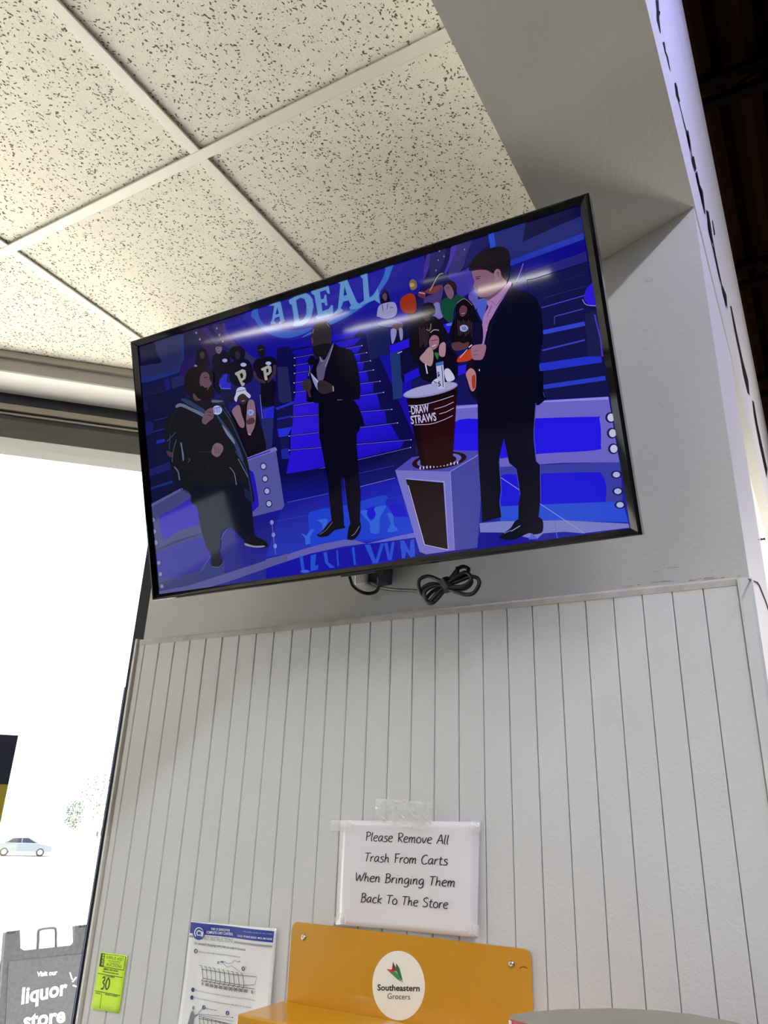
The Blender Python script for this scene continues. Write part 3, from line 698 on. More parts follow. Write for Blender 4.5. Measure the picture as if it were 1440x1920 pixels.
q('9c6c7e', "694,1045 735,990 790,1010 790,1090 740,1142 702,1110"); L('3a1c2a', "712,1050 780,1035", 6); L('e0c8cc', "722,1110 765,1090", 8); q('ac8890', "596,1240 640,1170 700,1112 738,1180 712,1312"); q('2a743e', "748,1175 790,1180 780,1245"); q('b08494', "800,1100 840,1062 865,1090 855,1205 800,1200"); L('d8d0f0', "655,1290 675,1390", 12); q('c8c8e8', "850,1360 900,1340 960,1440 880,1470"); q('c8c8e8', "720,1490 770,1440 830,1470 780,1520"); L('10104a', "740,1470 800,1500", 8)
q('0a0824', "1080,1290 1240,1240 1240,1640 1120,1600")
# right backdrop
bg(H_)
p('1b2674', "628,232 1090,72 1108,250 740,392 660,330"); p('050540', "818,172 1090,78 1092,150 960,205 800,278"); p('2038b4', "735,372 1106,232 1108,264 740,398"); p('2448d0', "628,232 655,222 668,300 640,310")
p('0b0988', "740,398 1108,264 1118,330 780,440"); p('24247a', "790,440 1118,325 1125,375 860,460 800,470"); p('10144a', "870,470 1125,378 1240,1050 905,1060"); p('0b0c70', "760,400 812,395 830,520 780,520"); L('7a74e8', "768,480 785,440 805,385", 4, True)
for a, b, c, d, t, col in ((900,560,1120,498,3,'262a70'), (895,607,1112,545,5,'4048cc'), (962,650,1105,612,5,'3e46bc'), (903,730,1112,686,22,'3444d4'), (900,820,1112,768,8,'3844c8'), (888,905,1195,860,40,'2434d0'), (905,1003,1215,958,22,'2c3ccc'), (890,500,1110,440,2,'22266a')): L(col, [(a, b), (c, d)], t)
L('3e46bc', "960,690 960,650", 4); p('1b1e50', "1112,640 1172,620 1195,850 1128,850"); L('4a3ccc', "1160,640 1190,760 1200,850", 8)
q('2c1cdc', "1108,560 1125,505 1165,485 1178,590 1135,592"); L('8a88e0', "1100,565 1120,592 1180,598", 4, True)
# floor
bg(O_)
s.grid(['1e1e58', '140c92', '1420c0', '34346c'], [(262, 985), (610, 905), (770, 1080), (290, 1130)], 8)
s.grid(['06053a', '08064a', '1020b8', '1018a0'], [(528, 890), (790, 850), (770, 1010), (500, 960)], 8)
bg(B_)
s.grid(['1a1c90', '1014b8', '1a30d0', '2436b8'], [(150, 500), (1200, 270), (1340, 780), (0, 980)], 8)
L('6a6ed8', "190,490 420,440 560,410", 3); L('8088e0', "840,350 1160,270", 4); L('3a44d0', "60,665 400,600 1230,430", 3); L('3a3cc8', "830,230 1150,160", 3)
q('1a40d4', "385,590 500,550 700,520 1070,425 1080,520 1290,640 1310,760 1150,800 800,830 600,840 400,880 385,700"); p('1412d8', "870,560 975,520 990,640 930,640"); p('1412d0', "1090,520 1230,500 1270,620 1150,620")
FL = '2f66e0'
q(FL, "850,570 910,560 905,600 945,660 985,600 975,540 1075,520 1060,560 1020,640 1015,760 940,760 930,680 880,620"); q(FL, "1090,590 1140,600 1150,690 1185,735 1150,755 1090,750 1120,680"); q(FL, "460,650 550,640 540,700 512,740 500,680"); p(FL, "310,765 345,780 360,790 400,735 435,730 395,800 400,860 355,872 350,810")
p('6462b4', "0,1000 200,955 350,905 500,865 700,825 800,830 900,860 700,885 400,950 200,1015 0,1082"); p('6a6cc8', "900,862 1150,800 1330,762 1342,806 1150,835"); 
p('1010a8', "0,1082 400,950 900,865 1342,806 1390,940 700,1100 0,1200")
for t in ("300,975 330,968 345,1090 320,1110", "400,965 450,955 440,1060 470,1050 465,1095 400,1110", "515,940 545,935 560,1030 620,1075 570,1080 530,1030", "630,920 645,918 655,1060 640,1065", "770,895 792,892 808,1050 790,1055", "885,872 935,868 985,1010 1030,860 1060,858 1005,1035 960,1040", "1060,858 1090,850 1110,960 1130,845 1155,845 1130,1005 1095,1010", "1205,835 1240,832 1290,930 1300,828 1332,818 1340,975 1300,985 1262,930 1250,990 1220,995"): p('2450d8', t)
s.ell('3a60e0', 350, 1110, 42, 14)
# floor right
bg(I_)
p('1c22a0', "600,470 1290,430 1345,790 560,880"); p('3a40a8', "680,470 1288,440 1300,640 690,660"); q('1812e0', "690,520 800,505 1150,495 1195,505 1218,560 1215,640 1195,652 900,655 700,662"); p('2a50dc', "690,665 1300,640 1330,745 900,735 690,742")
p('7a82cc', "585,750 690,740 1000,735 1330,752 1335,772 1100,800 1010,792 905,800 870,830 700,796 590,795"); L('9aa0d8', "690,520 1110,800", 3); L('6a70c8', "960,735 975,830", 3)
p('120c96', "590,796 700,796 870,830 860,860 560,880")
# right wall of the ring
p('7068cc', "460,162 575,155 1230,118 1285,445 1000,448 680,470 460,480"); p('968eec', "460,168 575,158 1230,118 1232,132 900,146 465,178"); q('2012ee', "460,245 700,232 1150,218 1185,230 1192,355 1165,385 900,402 460,432")
for x, y in ((1240, 222), (1248, 300), (1254, 378)): s.ell('1c1a4a', x, y, 26, 27); s.ell('c8c8ee', x + 3, y, 18, 20)
for x, y in ((1270, 507), (1277, 590), (1288, 658)): s.ell('1c1a4a', x, y, 28, 20); s.ell('b0b8ee', x, y, 18, 14)
# left ring panels
bg(D_)
p('44467c', "150,745 470,565 560,600 645,990 400,1060 175,1170"); p('5a5e9c', "160,727 465,565 482,578 163,755"); q('3426b4', "262,825 400,755 600,655 635,880 590,920 420,975 310,1052 280,1035 255,950 248,860")
p('3a3c74', "178,1170 645,995 760,1030 860,1370 520,1480 205,1560"); q('2e2a9c', "200,1200 640,1030 720,1100 760,1250 560,1360 230,1400"); p('5a5a9a', "520,1480 860,1370 1440,1180 1440,1250 900,1440 560,1540 220,1570 215,1540")
p('343a80', "640,1290 860,1240 850,1370 620,1440"); L('7a7cb0', "640,1340 880,950", 3)
for x, y, r in ((188,868,18),(200,977,18),(214,1080,19),(243,1268,15),(258,1373,15),(272,1486,15)): s.ell('3a3c68', x, y, r + 9, r + 9); s.ell('8286ac', x, y, r, r + 3)
p('5658a2', "1040,300 1330,195 1412,735 1390,770 1110,840"); p('7476c8', "1040,300 1325,190 1340,205 1345,222 1045,325"); p('2a28a0', "1060,300 1280,222 1282,232 1060,312"); q('2216c0', "1068,430 1110,418 1135,470 1172,700 1160,752 1085,772")
for x, y in ((1217,370),(1232,487),(1250,601),(1268,718)): s.ell('1a1a4c', x, y, 30, 35); s.ell('a8aae0', x, y, 22, 25)
for x, y in ((1295,892),(1310,1008),(1326,1112)): s.ell('8890dc', x, y, 16, 22)
L('6a70c0', "1295,892 1330,1190", 5)
# podium and cup
bg(I_)
p('4c4ab0', "165,485 250,420 460,386 608,388 440,492"); s.ell('210416', 385, 437, 138, 42, -.14); s.ell('6a68c8', 385, 436, 112, 33, -.14); s.ell('1c0412', 380, 440, 92, 30, -.14)
for i in range(12): s.ell('d8d0f0', 290 + i * 17, 474 - 1.2 * i - 12 * math.sin(i / 3.6) * .2 - i * i * .11, 3, 8)
p('7674cc', "165,485 440,492 462,885 320,905 288,893"); p('9c98e8', "212,525 412,540 432,884 425,886 404,548 222,532"); p('1a0410', "218,530 406,547 428,882 310,855"); L('d8d0f0', "230,560 312,857 428,882", 3)
p('4648a4', "440,492 612,390 575,872 460,886"); L('8a88e0', "440,492 612,390", 4); L('8a88e0', "440,492 461,885", 4)
bg(H_)
p('240309', "222,1062 300,1060 400,1038 478,998 470,1100 452,1375 420,1392 370,1400 320,1395 290,1375"); p('100108', "222,1062 260,1062 320,1395 290,1375"); s.ell('100106', 350, 1052, 130, 34, -.17)
s.ell('8e8ac2', 341, 1018, 139, 30, -.20); s.ell('a6a2d4', 341, 1015, 132, 25, -.20)
L('c0b8e4', "232,1096 300,1092 380,1072 458,1046", 3, True); L('c0b8e4', "360,1114 410,1100 458,1078", 3); L('c0b8e4', "385,1138 420,1128 458,1108", 3); L('c0b8e4', "262,1192 340,1188 400,1170 452,1146", 3, True); L('c0b8e4', "236,1126 244,1126", 3)
s.text('cdc4ee', 'DRAW', (248, 1140), (336, 1126), 40, .02); s.text('cdc4ee', 'STRAWS', (246, 1188), (372, 1170), 40, .02)
bg(F_)
p('b8bce4', "765,1280 840,1262 862,1545 790,1558"); p('3a6cc0', "765,1280 838,1262 842,1300 770,1314"); L('10104a', "826,1310 842,1530", 7); s.text('10104a', '$', (780, 1420), (808, 1414), 44, .03); s.text('10104a', '5', (790, 1524), (818, 1518), 48, .03)
# right man
bg(C_)
p('7c5874', "380,640 440,560 600,470 600,540 420,700"); q('855f76', "245,350 370,345 440,370 500,330 540,420 570,470 500,560 420,615 385,635 340,612 300,603 285,560 290,540 262,532 248,500 260,450 240,400")
q('100b14', "205,340 250,230 330,170 430,130 540,125 590,170 605,260 592,400 570,450 545,430 520,400 505,345 470,340 445,380 370,345 290,345 240,352")
q('94707f', "450,365 480,335 508,365 500,420 465,455 455,420"); L('3a2434', "468,380 490,365 490,410", 6, True); L('2a1824', "272,432 312,428", 8); L('2a1824', "268,415 320,408", 6); L('4a2c3c', "285,555 330,552", 5); q('6a4a5c', "262,520 290,500 300,540 270,534")
q('5c4256', "385,632 330,610 420,590 520,520 560,480 520,580 430,640")
q('a47ab4', "378,655 415,625 500,560 592,460 612,500 490,690 430,800 400,850 372,960 352,1060 322,1065 332,900 345,800 372,740 392,700"); L('5a3a68', "415,640 470,690 612,500", 5); L('d8c0e0', "392,770 404,774", 8); L('d8c0e0', "372,920 382,924", 8); L('5a3a70', "400,700 425,690 385,790", 6)
q('bc4020', "95,1230 110,1180 180,1130 225,1105 245,1180 200,1220"); L('d0c8e0', "120,1190 190,1110", 6); L('e8e0f0', "205,1090 235,1065", 9)
q('0a0830', "240,870 330,860 335,1050 250,1060"); p('040418', "240,1190 360,1180 340,1640 300,1640 260,1290")
p('04041e', "612,498 660,530 780,560 860,622 905,740 922,980 897,1140 885,1260 908,1480 950,1590 880,1646 330,1670 300,1560 320,1400 290,1240 340,1200 352,1060 372,960 402,850 490,690"); L('14143c', "620,520 500,680 420,880 385,1060", 7); L('0e0e34', "620,700 625,980 860,1040", 5, True); L('10103a', "640,530 520,700 460,860", 4)
q('9a6c84', "232,1085 330,1060 372,1080 342,1195 285,1212 240,1195"); L('5a3a52', "245,1130 300,1120", 4); L('5a3a52', "245,1165 300,1160", 4); L('5058b0', "886,1262 908,1470 935,1570", 4)
q('b88088', "178,1340 225,1290 272,1340 270,1480 230,1510 195,1410"); q('a83a20', "235,1375 266,1360 266,1470 240,1482"); L('d0c8f0', "305,1300 325,1420", 9)
bg(I_)
p('03031a', "575,-10 905,-10 905,110 870,140 862,200 866,240 855,330 868,440 890,460 890,640 880,730 780,735 782,640 790,620 770,480 735,450 708,325 685,420 695,560 685,640 697,718 600,745 592,600 580,400"); L('4a50b8', "685,440 696,590 688,650 697,715", 4); L('4a50b8', "735,450 770,480 790,610", 3); L('4a50b8', "868,150 858,300 870,440 890,460 892,640", 4)
q('02021a', "690,812 740,775 780,730 890,722 902,790 860,806 830,800 760,832 695,828"); L('5a60b0', "710,800 745,785", 5); L('9a9ad8', "745,790 790,762", 4); p('5a62d0', "830,830 850,800 880,830")
# host
bg(A_)
p('020216', "585,320 600,300 640,335 770,368 800,410 830,500 855,620 870,780 862,880 800,888 845,950 885,1050 915,1160 868,1158 860,1200 832,1240 828,1500 490,1500 452,1310 440,1280 430,1100 425,920 380,912 310,905 310,790 350,745 345,620 400,470 420,450")
q('2e2430', "360,235 372,150 420,90 480,68 540,92 568,150 570,250 560,345 500,430 430,440 392,400 372,330"); L('8a7c84', "385,150 372,200", 7); L('80747c', "520,90 548,130", 7); q('120e1a', "372,345 400,325 470,308 540,300 572,320 500,440 430,470 385,415"); L('140e18', "375,262 405,256", 7); q('4a3842', "358,240 378,250 382,300 366,300")
q('5c527a', "440,500 455,440 500,470 580,310 585,345 512,560 482,680 430,682 415,560"); L('a8a4c4', "445,440 470,495 485,480", 5); L('14122e', "430,540 470,495", 5); L('a8a4c4', "582,322 560,400 505,540", 4)
q('050512', "322,490 350,438 392,440 395,500 352,532"); L('0a0a18', "345,520 330,680", 22); L('8a8aa0', "340,530 345,570 330,640", 5)
q('352a36', "258,735 290,682 345,672 362,740 340,800 290,788"); L('181020', "270,715 310,705", 4); L('181020', "270,745 320,740", 4); L('352a36', "330,790 350,860", 24); q('9090c8', "352,608 380,640 440,702 460,815 400,745"); L('d0d0f0', "365,620 440,720", 5); q('302530', "430,700 500,688 590,745 588,795 490,825 430,790"); L('a0a0b8', "585,745 590,800", 9); L('1a1420', "440,745 520,735", 4); L('7a7aa0', "630,888 680,886", 5); L('4a48b0', "432,920 440,1280", 3)
bg(B_)
p('020216', "498,-20 818,-20 830,200 852,400 845,660 760,682 728,500 700,280 675,250 680,400 700,620 702,720 600,735 580,560 560,320 520,100"); L('3a3cc0', "700,270 728,500 758,680", 3)
q('040414', "458,782 500,755 590,655 690,690 708,720 620,740 560,790 490,802"); q('040414', "733,795 758,682 840,655 852,740 800,818 742,826"); L('7a7a90', "480,780 540,740 600,665", 4, True); L('8a8a98', "770,790 800,770 840,705", 5, True)
# man in the poncho
bg(O_)
q('15161e', "331,768 345,751 366,744 388,748 420,750 429,768 444,798 457,837 466,865 472,900 479,938 468,940 458,920 456,937 370,948 358,925 343,915 334,900 327,885 316,850 311,828 311,800 318,780")
bg(E_)
q('181218', "458,600 455,500 500,430 580,405 660,420 702,470 702,560 715,620 690,682 640,702 560,682 485,660"); q('66485a', "585,530 600,470 640,455 668,480 672,520 692,552 680,575 660,600 640,640 600,595"); q('130e14', "568,610 605,575 630,592 655,592 650,612 675,618 705,600 702,662 640,705 555,682"); L('1c141a', "622,505 655,500", 7); L('3a2830', "640,612 662,612", 5); q('56404c', "530,640 570,680 600,700 540,700")
q('2a3a60', "430,705 470,690 560,740 650,800 620,812"); q('676c88', "375,750 405,728 450,735 500,760 600,805 645,835 625,850 540,808 430,758 385,768"); q('1c2a4a', "690,690 780,700 800,740 700,720"); q('5a6080', "695,700 785,705 780,715 700,722"); q('30406c', "740,850 760,850 900,1050 965,1215 940,1215 870,1060"); q('747c98', "780,915 830,970 880,1040 892,1085 860,1050 815,990"); L('2c3a66', "760,740 850,870 940,1060 1000,1200", 10); L('3a4470', "800,760 860,850", 6)
L('2a3560', "330,1000 320,1130", 10); L('36406e', "300,1060 380,980", 8); L('5a6082', "420,1070 440,1160 445,1215", 11, True); L('241820', "390,790 340,860 330,960", 16, True)
s.ell('b8c0f0', 738, 787, 42, 40)
for i in range(4): L('2a3a90', [(712 + i * 15, 765), (716 + i * 15, 810)], 5)
L('2a3a90', "705,770 770,760", 5); q('6b5262', "605,882 635,800 680,768 705,780 707,850 670,882 635,912"); L('3a2a34', "655,800 700,810", 5); L('3a2a34', "655,830 700,840", 5); q('7a6070', "695,1120 712,1085 745,1072 785,1095 787,1140 742,1195 692,1165")
for i in range(4): L('4a3844', [(715 + i * 18, 1100 + i * 5), (720 + i * 14, 1165)], 4)
L('4a3838', "570,1152 690,1150", 3); q('50343c', "300,1140 350,1160 350,1200 310,1180")
bg(D_)
L('60667e', "390,375 425,420 440,500", 12, True); L('4a5070', "370,330 380,230 410,120", 7, True); L('6c7290', "455,150 475,320", 10, True); L('4a4a5a', "515,300 540,300 520,335", 7); L('888ca4', "905,380 950,440 970,570", 5, True); L('2a3c78', "960,230 1060,400 1110,650", 8, True); L('6a7090', "985,300 1075,470", 7); L('2a2228', "600,480 700,400 720,310", 4); L('241c20', "720,320 900,385", 4)
p('0d1024', "550,560 1055,540 1110,700 1125,900 1140,1015 1200,1050 1255,1085 1250,1115 1200,1128 1055,1105 1040,1060 980,1000 945,960 895,930 825,985 818,1120 805,1160 838,1250 835,1302 735,1302 725,1170 690,1125 640,960 600,740")
q('0a0c18', "1050,1080 1130,1040 1200,1045 1255,1085 1250,1120 1160,1130 1055,1110"); q('8890a4', "1050,1085 1130,1108 1225,1108 1225,1120 1150,1126 1055,1108"); L('5a5a52', "738,1300 800,1310 842,1275", 7, True)
for i in range(9): L('15161e', [(395 + i * 18, 470 + i * 12), (400 + i * 19, 560 + i * 10)], 8)
for i in range(8): L('1c2a5a', [(1040 + i * 10, 560 + i * 10), (1050 + i * 10, 660 + i * 8)], 5)
s.build('screen_picture', M['screen'], tv)

# ---- wall mount
mnt = tv
mb = MB(); mb.box((-.735, YW - .022, Z(.52)), (-.60, YW + .001, Z(.74))); mb.build('wall_plate', M['tvm'], mnt, bevel=.004)
mb = MB(); back = T(.47, .22, -.066); A0 = np.array([-.66, YW - .02, Z(.62)])
for sgn in (-1, 1): mb.tube([A0 + [sgn * .04, 0, 0], A0 + [sgn * .10, -.06, .03], back + [sgn * .05, .012, 0]], .012, 8)
mb.build('folding_arm', M['tvm'], mnt)
mb = MB(); mb.obox(T(.34, .10, -.082), TX * .26, TY * .26, TN * .015); mb.build('tilt_plate', M['tvm'], mnt, bevel=.002)
# ---- socket box + cables
def wy(px, py, y): return on_y(px, py, y)
sb = empty('socket_box', tuple(wy(690, 1095, YW))); tag(sb, 'small silver and black power box on the wall below the television', 'socket')
a, b = wy(679, 1105, YW - .002), wy(702, 1075, YW - .002); mb = MB(); mb.box((a[0], YW - .036, a[2]), (b[0], YW + .001, b[2] + .03)); mb.build('silver_box', mat('silver plastic', (.62, .62, .62), .3, metal=.3), sb, bevel=.004)
a, b = wy(702, 1101, YW - .002), wy(736, 1070, YW - .002); mb = MB(); mb.box((a[0] + .001, YW - .03, a[2]), (b[0], YW + .001, b[2] + .03)); mb.build('black_plug', M['tvm'], sb, bevel=.004)
cab = MB(); yc = 1.17
def cpx(pts, y, r, m_=None, y2=None):
    P = []
    for i, (x, yy) in enumerate(pts):
        t = i / (len(pts) - 1); P.append(wy(x, yy, y if y2 is None else y + (y2 - y) * t))
    return crom(P, 5, False)
cab.tube(cpx([(655,1080),(661,1098),(675,1109),(692,1113),(706,1108),(711,1096),(710,1083)], 1.20, 0, y2=1.24), .0036, 8)
cab.tube(cpx([(693,1088),(703,1096),(720,1103),(745,1106),(770,1107),(790,1109)], 1.31, 0, y2=1.20), .0036, 8)
c1 = cab.build('power_cable', M['cable'], smooth=True); tag(c1, 'short black power cable looping below the middle of the television', 'cable')
co = MB(); B1 = lambda L_: [(620 + x / 4.5, 1040 + y / 4.5) for x, y in L_]
co.tube(cpx(B1([(985,250),(860,190),(800,185),(748,215),(745,280),(770,345),(830,410),(880,395),(960,300)]), 1.165, 0), .0034, 8)
co.tube(cpx(B1([(985,270),(870,245),(800,265),(757,310),(775,360),(815,400)]), 1.170, 0), .0034, 8)
co.tube(cpx(B1([(975,265),(880,262),(805,300),(790,350),(820,405),(870,405)]), 1.160, 0), .0034, 8)
co.tube(cpx(B1([(970,280),(900,290),(850,320),(812,370),(830,412)]), 1.174, 0), .0034, 8)
co.tube(cpx(B1([(830,408),(900,330),(980,250),(1060,170),(1070,105)]), 1.162, 0), .0036, 8)
co.tube(cpx(B1([(850,412),(920,345),(1010,250),(1090,170),(1150,150),(1162,120),(1120,100),(1075,115)]), 1.168, 0), .0036, 8)
co.tube(cpx(B1([(840,395),(910,310),(985,230),(1050,150),(1080,108)]), 1.172, 0), .0036, 8)
co.tube(cpx(B1([(985,240),(1070,180),(1140,150),(1185,190),(1165,240),(1100,270),(1000,268)]), 1.160, 0), .0034, 8)
co.tube(cpx(B1([(990,255),(1100,215),(1180,185),(1240,200),(1252,250),(1210,320),(1150,338),(1070,320),(990,285)]), 1.165, 0), .0036, 8)
co.tube(cpx(B1([(1000,275),(1080,295),(1150,280),(1190,230),(1160,185),(1100,190),(1010,240)]), 1.172, 0), .0034, 8)
co = co.build('coiled_cable', M['cable'], smooth=True); tag(co, 'coiled black cable tied in a bow, hanging under the television', 'cable')
mb = MB(); mb.tube([wy(620 + 955 / 4.5, 1040 + 215 / 4.5, 1.164), wy(620 + 1000 / 4.5, 1040 + 295 / 4.5, 1.164)], .011, 8); mb.build('cable_tie', M['cable'], co)

# ================================================================== papers on the boards
YB = YW - .0105
def wave(amp, kx, kz, ph, y0):
    def f(P):
        P = np.array(P); P[1] -= amp * (1 + math.sin(P[0] * kx + ph) * math.cos(P[2] * kz + ph * 1.7)) ; return P
    return f
def sheet(name, corners, y, df, mt, parent, n=18, th=.0004):
    C = [on_y(*c, y) for c in corners]; mb = MB(); vs = []
    for j in range(n + 1):
        for i in range(n + 1):
            u, v = i / n, j / n; vs.append(df((C[0]*(1-u)+C[1]*u)*(1-v) + (C[3]*(1-u)+C[2]*u)*v))
    fs = [(j*(n+1)+i, (j+1)*(n+1)+i, (j+1)*(n+1)+i+1, j*(n+1)+i+1) for j in range(n) for i in range(n)]
    mb.add(vs, fs); o = mb.build(name, mt, parent, smooth=True)
    md = o.modifiers.new('solid', 'SOLIDIFY'); md.thickness = th; md.offset = 0
    return o
M['lam'] = mat('laminate pouch', (.74, .72, .78), 0.22, coat=.7)
M['tape'] = mat('clear tape', (.8, .8, .78), 0.12, spec=.6, bump=.8, bscale=150)
_b = M['tape'].node_tree.nodes['Principled BSDF']; _b.inputs['Alpha'].default_value = .34; _b.inputs['Coat Weight'].default_value = .6
sg = empty('paper_sign', tuple(on_y(765, 1735, YB))); tag(sg, 'white laminated sign taped to the boards asking people to remove trash from carts', 'sign')
yS = YB - .004; dfS = wave(.0022, 21, 17, .6, yS)
sheet('laminated_sheet', [(638, 1538), (899, 1541), (897, 1758), (632, 1733)], yS, dfS, M['lam'], sg)
pr = Print(lambda x, y: on_y(x, y, yS), (0, -1, 0), (0, 0, 1), step=1e-5, base=.0006, deform=dfS, org=(600, 1480, 3.43))
for t, a, b in (('Please Remove All', (293, 331), (832, 353)), ('Trash From Carts', (288, 463), (826, 487)), ('When Bringing Them', (232, 588), (876, 627)), ('Back To The Store', (264, 723), (830, 767))):
    pr.hand('101018', t, a, b, 56, .075)
pr.build('lettering', M['print'], sg)['kind'] = 'stuff'
def tape(name, pts, y, par):
    n = 10; C = [on_y(*c, y) for c in pts]; mb = MB(); vs = []; rnd = random.Random(len(name) + int(pts[0][0]))
    for j in range(n + 1):
        for i in range(n * 2 + 1):
            u, v = i / (2 * n), j / n; P = (C[0]*(1-u)+C[1]*u)*(1-v) + (C[3]*(1-u)+C[2]*u)*v; P[1] -= rnd.random() * (.0022 if np.linalg.norm(C[1] - C[0]) > .05 else .0004) * (1 if .1 < u < .9 else .3); vs.append(P)
    w_ = 2 * n + 1
    mb.add(vs, [(j*w_+i, (j+1)*w_+i, (j+1)*w_+i+1, j*w_+i+1) for j in range(n) for i in range(2*n)]); return mb.build(name, M['tape'], par)
for pts, d in (([(704, 1497), (811, 1504), (808, 1560), (704, 1536)], .0125), ([(619, 1538), (659, 1538), (658, 1559), (621, 1558)], .0125), ([(880, 1540), (901, 1541), (900, 1562), (880, 1560)], .0125), ([(879, 1733), (900, 1735), (898, 1757), (879, 1755)], .0125), ([(634, 1711), (648, 1712), (648, 1733), (620, 1731)], .0125)):
    tape('clear_tape', pts, YB - d, sg)

c3 = empty('instruction_sheet', tuple(on_y(430, 1900, YB))); tag(c3, 'wrinkled white instruction sheet with blue header and line drawing of nested carts', 'poster')
yC = YB - .003; dfC = wave(.0022, 46, 33, 1.1, yC)
sheet('paper', [(360, 1727), (519, 1741), (503, 1990), (327, 1985)], yC, dfC, mat('wrinkled paper', (.74, .75, .80), .45, bump=.15, bscale=60, coat=.2), c3, 24)
pr = Print(lambda x, y: on_y(x, y, yC), (0, -1, 0), (0, 0, 1), step=1e-5, base=.0006, deform=dfC, org=(330, 1700, 6.545))
BL = '1d3a96'
pr.grid([BL, BL, BL, BL], [(198, 186), (1212, 300), (1196, 440), (186, 320)], 24)
pr.h += .0008
pr.ell(BL, 303, 322, 72, 82); pr.ell('e8e8f4', 303, 318, 56, 68); pr.ell(BL, 305, 318, 46, 58); pr.poly(BL, "330,275 370,290 370,350 330,350")
pr.text('e8e8f4', 'C', (272, 350), (318, 354), 66, .03); pr.text('e8e8f4', '3', (314, 352), (350, 356), 54, .03)
pr.text('e8e8f4', 'THE C3 DEVICE FOR', (444, 284), (668, 304), 28, .02); pr.text('e8e8f4', 'COMPLETE CART CONTROL', (392, 324), (708, 352), 30, .02)
pr.text('b8c0e8', 'Proudly made in the USA', (852, 308), (1192, 342), 15, 0); pr.text('e8e8f4', 'C3 LLC  PO BOX 583333  MPLS, MN 55458', (766, 364), (1188, 408), 22, .02)
pr.grid(['9a98a4'] * 4, [(184, 346), (236, 352), (236, 376), (182, 370)], 2); pr.grid(['9a98a4'] * 4, [(722, 420), (1194, 474), (1192, 496), (720, 440)], 8)
pr.text('8a8a94', 'FAST INSTRUCTIONS', (346, 402), (704, 442), 50, 0); pr.ell(BL, 300, 375, 40, 25)
pr.text('2a2c44', 'For standard shopping carts that you push in forwards', (250, 456), (872, 540), 30, .01)
def num(x, y, n, r=20):
    pr.ell('20306e', x, y, r, r * 1.35); pr.text('e8e8f4', n, (x - 6, y + 14), (x + 6, y + 15), 27, .02)
num(263, 541, '1'); num(840, 757, '1'); num(214, 1017, '2'); num(203, 1112, '3'); num(357, 1232, '2'); num(650, 1300, '3')
pr.text('77798c', 'Place hook on the middle of the handle of the lead shopping cart', (295, 556), (808, 624), 20, 0)
pr.text('77798c', 'Place the belt securely on the middle of the handle you use to push the line of carts', (244, 1032), (980, 1156), 20, 0)
pr.text('77798c', 'Pull the rope through the cart with continuous force to retain slack. Do not overload', (234, 1122), (930, 1246), 20, 0); pr.text('33364c', 'adjust rope here', (382, 1250), (524, 1274), 18, .01)
K = '14141c'
pr.line(K, "548,676 530,672 528,694 545,690", 7, True); pr.line('444a60', "545,676 610,672 640,690 700,690 730,655 770,672 800,668", 4, True); pr.line('444a60', "580,670 620,715 650,740 700,722 760,770 800,795", 4, True); pr.ell('3a4a80', 580, 674, 20, 9); pr.line('444a60', "786,676 796,654 804,674 786,676", 4)
dy = .126
for i in range(10):
    x = 305 + i * 55.5; y = 718 + i * 10.2
    pr.line(K, [(x, y), (x + 22, y + 4), (x + 30, y + 40), (x + 42, y + 160), (x + 36, y + 168), (x + 22, y + 190), (x + 30, y + 196)], 6)
    if i < 9: pr.line(K, [(x + 42, y + 158), (x + 92, y + 160)], 6)
pr.line(K, "332,764 500,790 700,824 1006,860 980,955 850,962", 6); pr.line(K, "328,905 600,945 850,990 974,1008", 6)
xs_ = [339] + [v for i in range(9) for v in (388 + i * 58, 412 + i * 58)] + [944]
for x in xs_:
    y = 944 + (x - 339) * .165; pr.ell(K, x, y, 12, 19); pr.ell('c8c8d8', x, y, 6, 12)
pr.ell('7a7c8c', 228, 1237, 14, 24); pr.poly('7a7c8c', "200,1290 218,1265 238,1300 250,1325 285,1310 290,1322 245,1345 236,1345 230,1440 165,1440", False)
pr.line('444a60', "290,1300 345,1245", 5); pr.line('3a5a9a', "285,1310 560,1334", 5); pr.line('3a5a9a', "300,1320 500,1360 720,1400", 4); pr.line(K, "580,1338 712,1354", 4); pr.poly(K, "708,1344 722,1356 706,1362")
for i in range(8):
    x = 300 + i * 50; y = 1335 + i * 13
    pr.line(K, [(x, y), (x + 8, y + 16), (x + 14, y + 120)], 6); pr.line(K, [(x - 2, y), (x + 30, y + 6), (x + 40, y + 30)], 5)
pr.line(K, "300,1365 500,1400 720,1440", 6)
pr.build('printing', M['print'], c3)['kind'] = 'stuff'

tg = empty('auction_tag', tuple(on_y(200, 1895, YB))); tag(tg, 'fluorescent yellow auction lot tag with a handwritten 30', 'tag')
yT = YB - .0015; dfT = wave(.0004, 20, 20, .3, yT)
sheet('tag_paper', [(189, 1785), (239, 1792), (223, 1900), (171, 1892)], yT, dfT, mat('fluorescent paper', (.62, .93, .035), .6), tg, 8, .0003)
pr = Print(lambda x, y: on_y(x, y, yT), (0, -1, 0), (0, 0, 1), step=1e-5, base=.0004, deform=dfT, org=(140, 1680, 8))
K = '1a2210'; Y_ = 'cdf63a'
pr.poly('2a3a18', "400,858 458,868 438,1058 372,1050")
pr.text(Y_, 'SAM', (428, 1042), (448, 876), 40, .02, up=unit(on_y(140 + 375 / 8, 1680 + 950 / 8, yT) - on_y(140 + 440 / 8, 1680 + 960 / 8, yT)))
for a in ("400,858 770,912", "770,912 740,1112", "740,1112 372,1050", "350,1158 722,1224", "306,1420 682,1492"): pr.line(K, a, 9 if a[0] in '37' else 6)
pr.line(K, "412,1460 380,1690", 5); pr.line(K, "520,994 680,1020", 4)
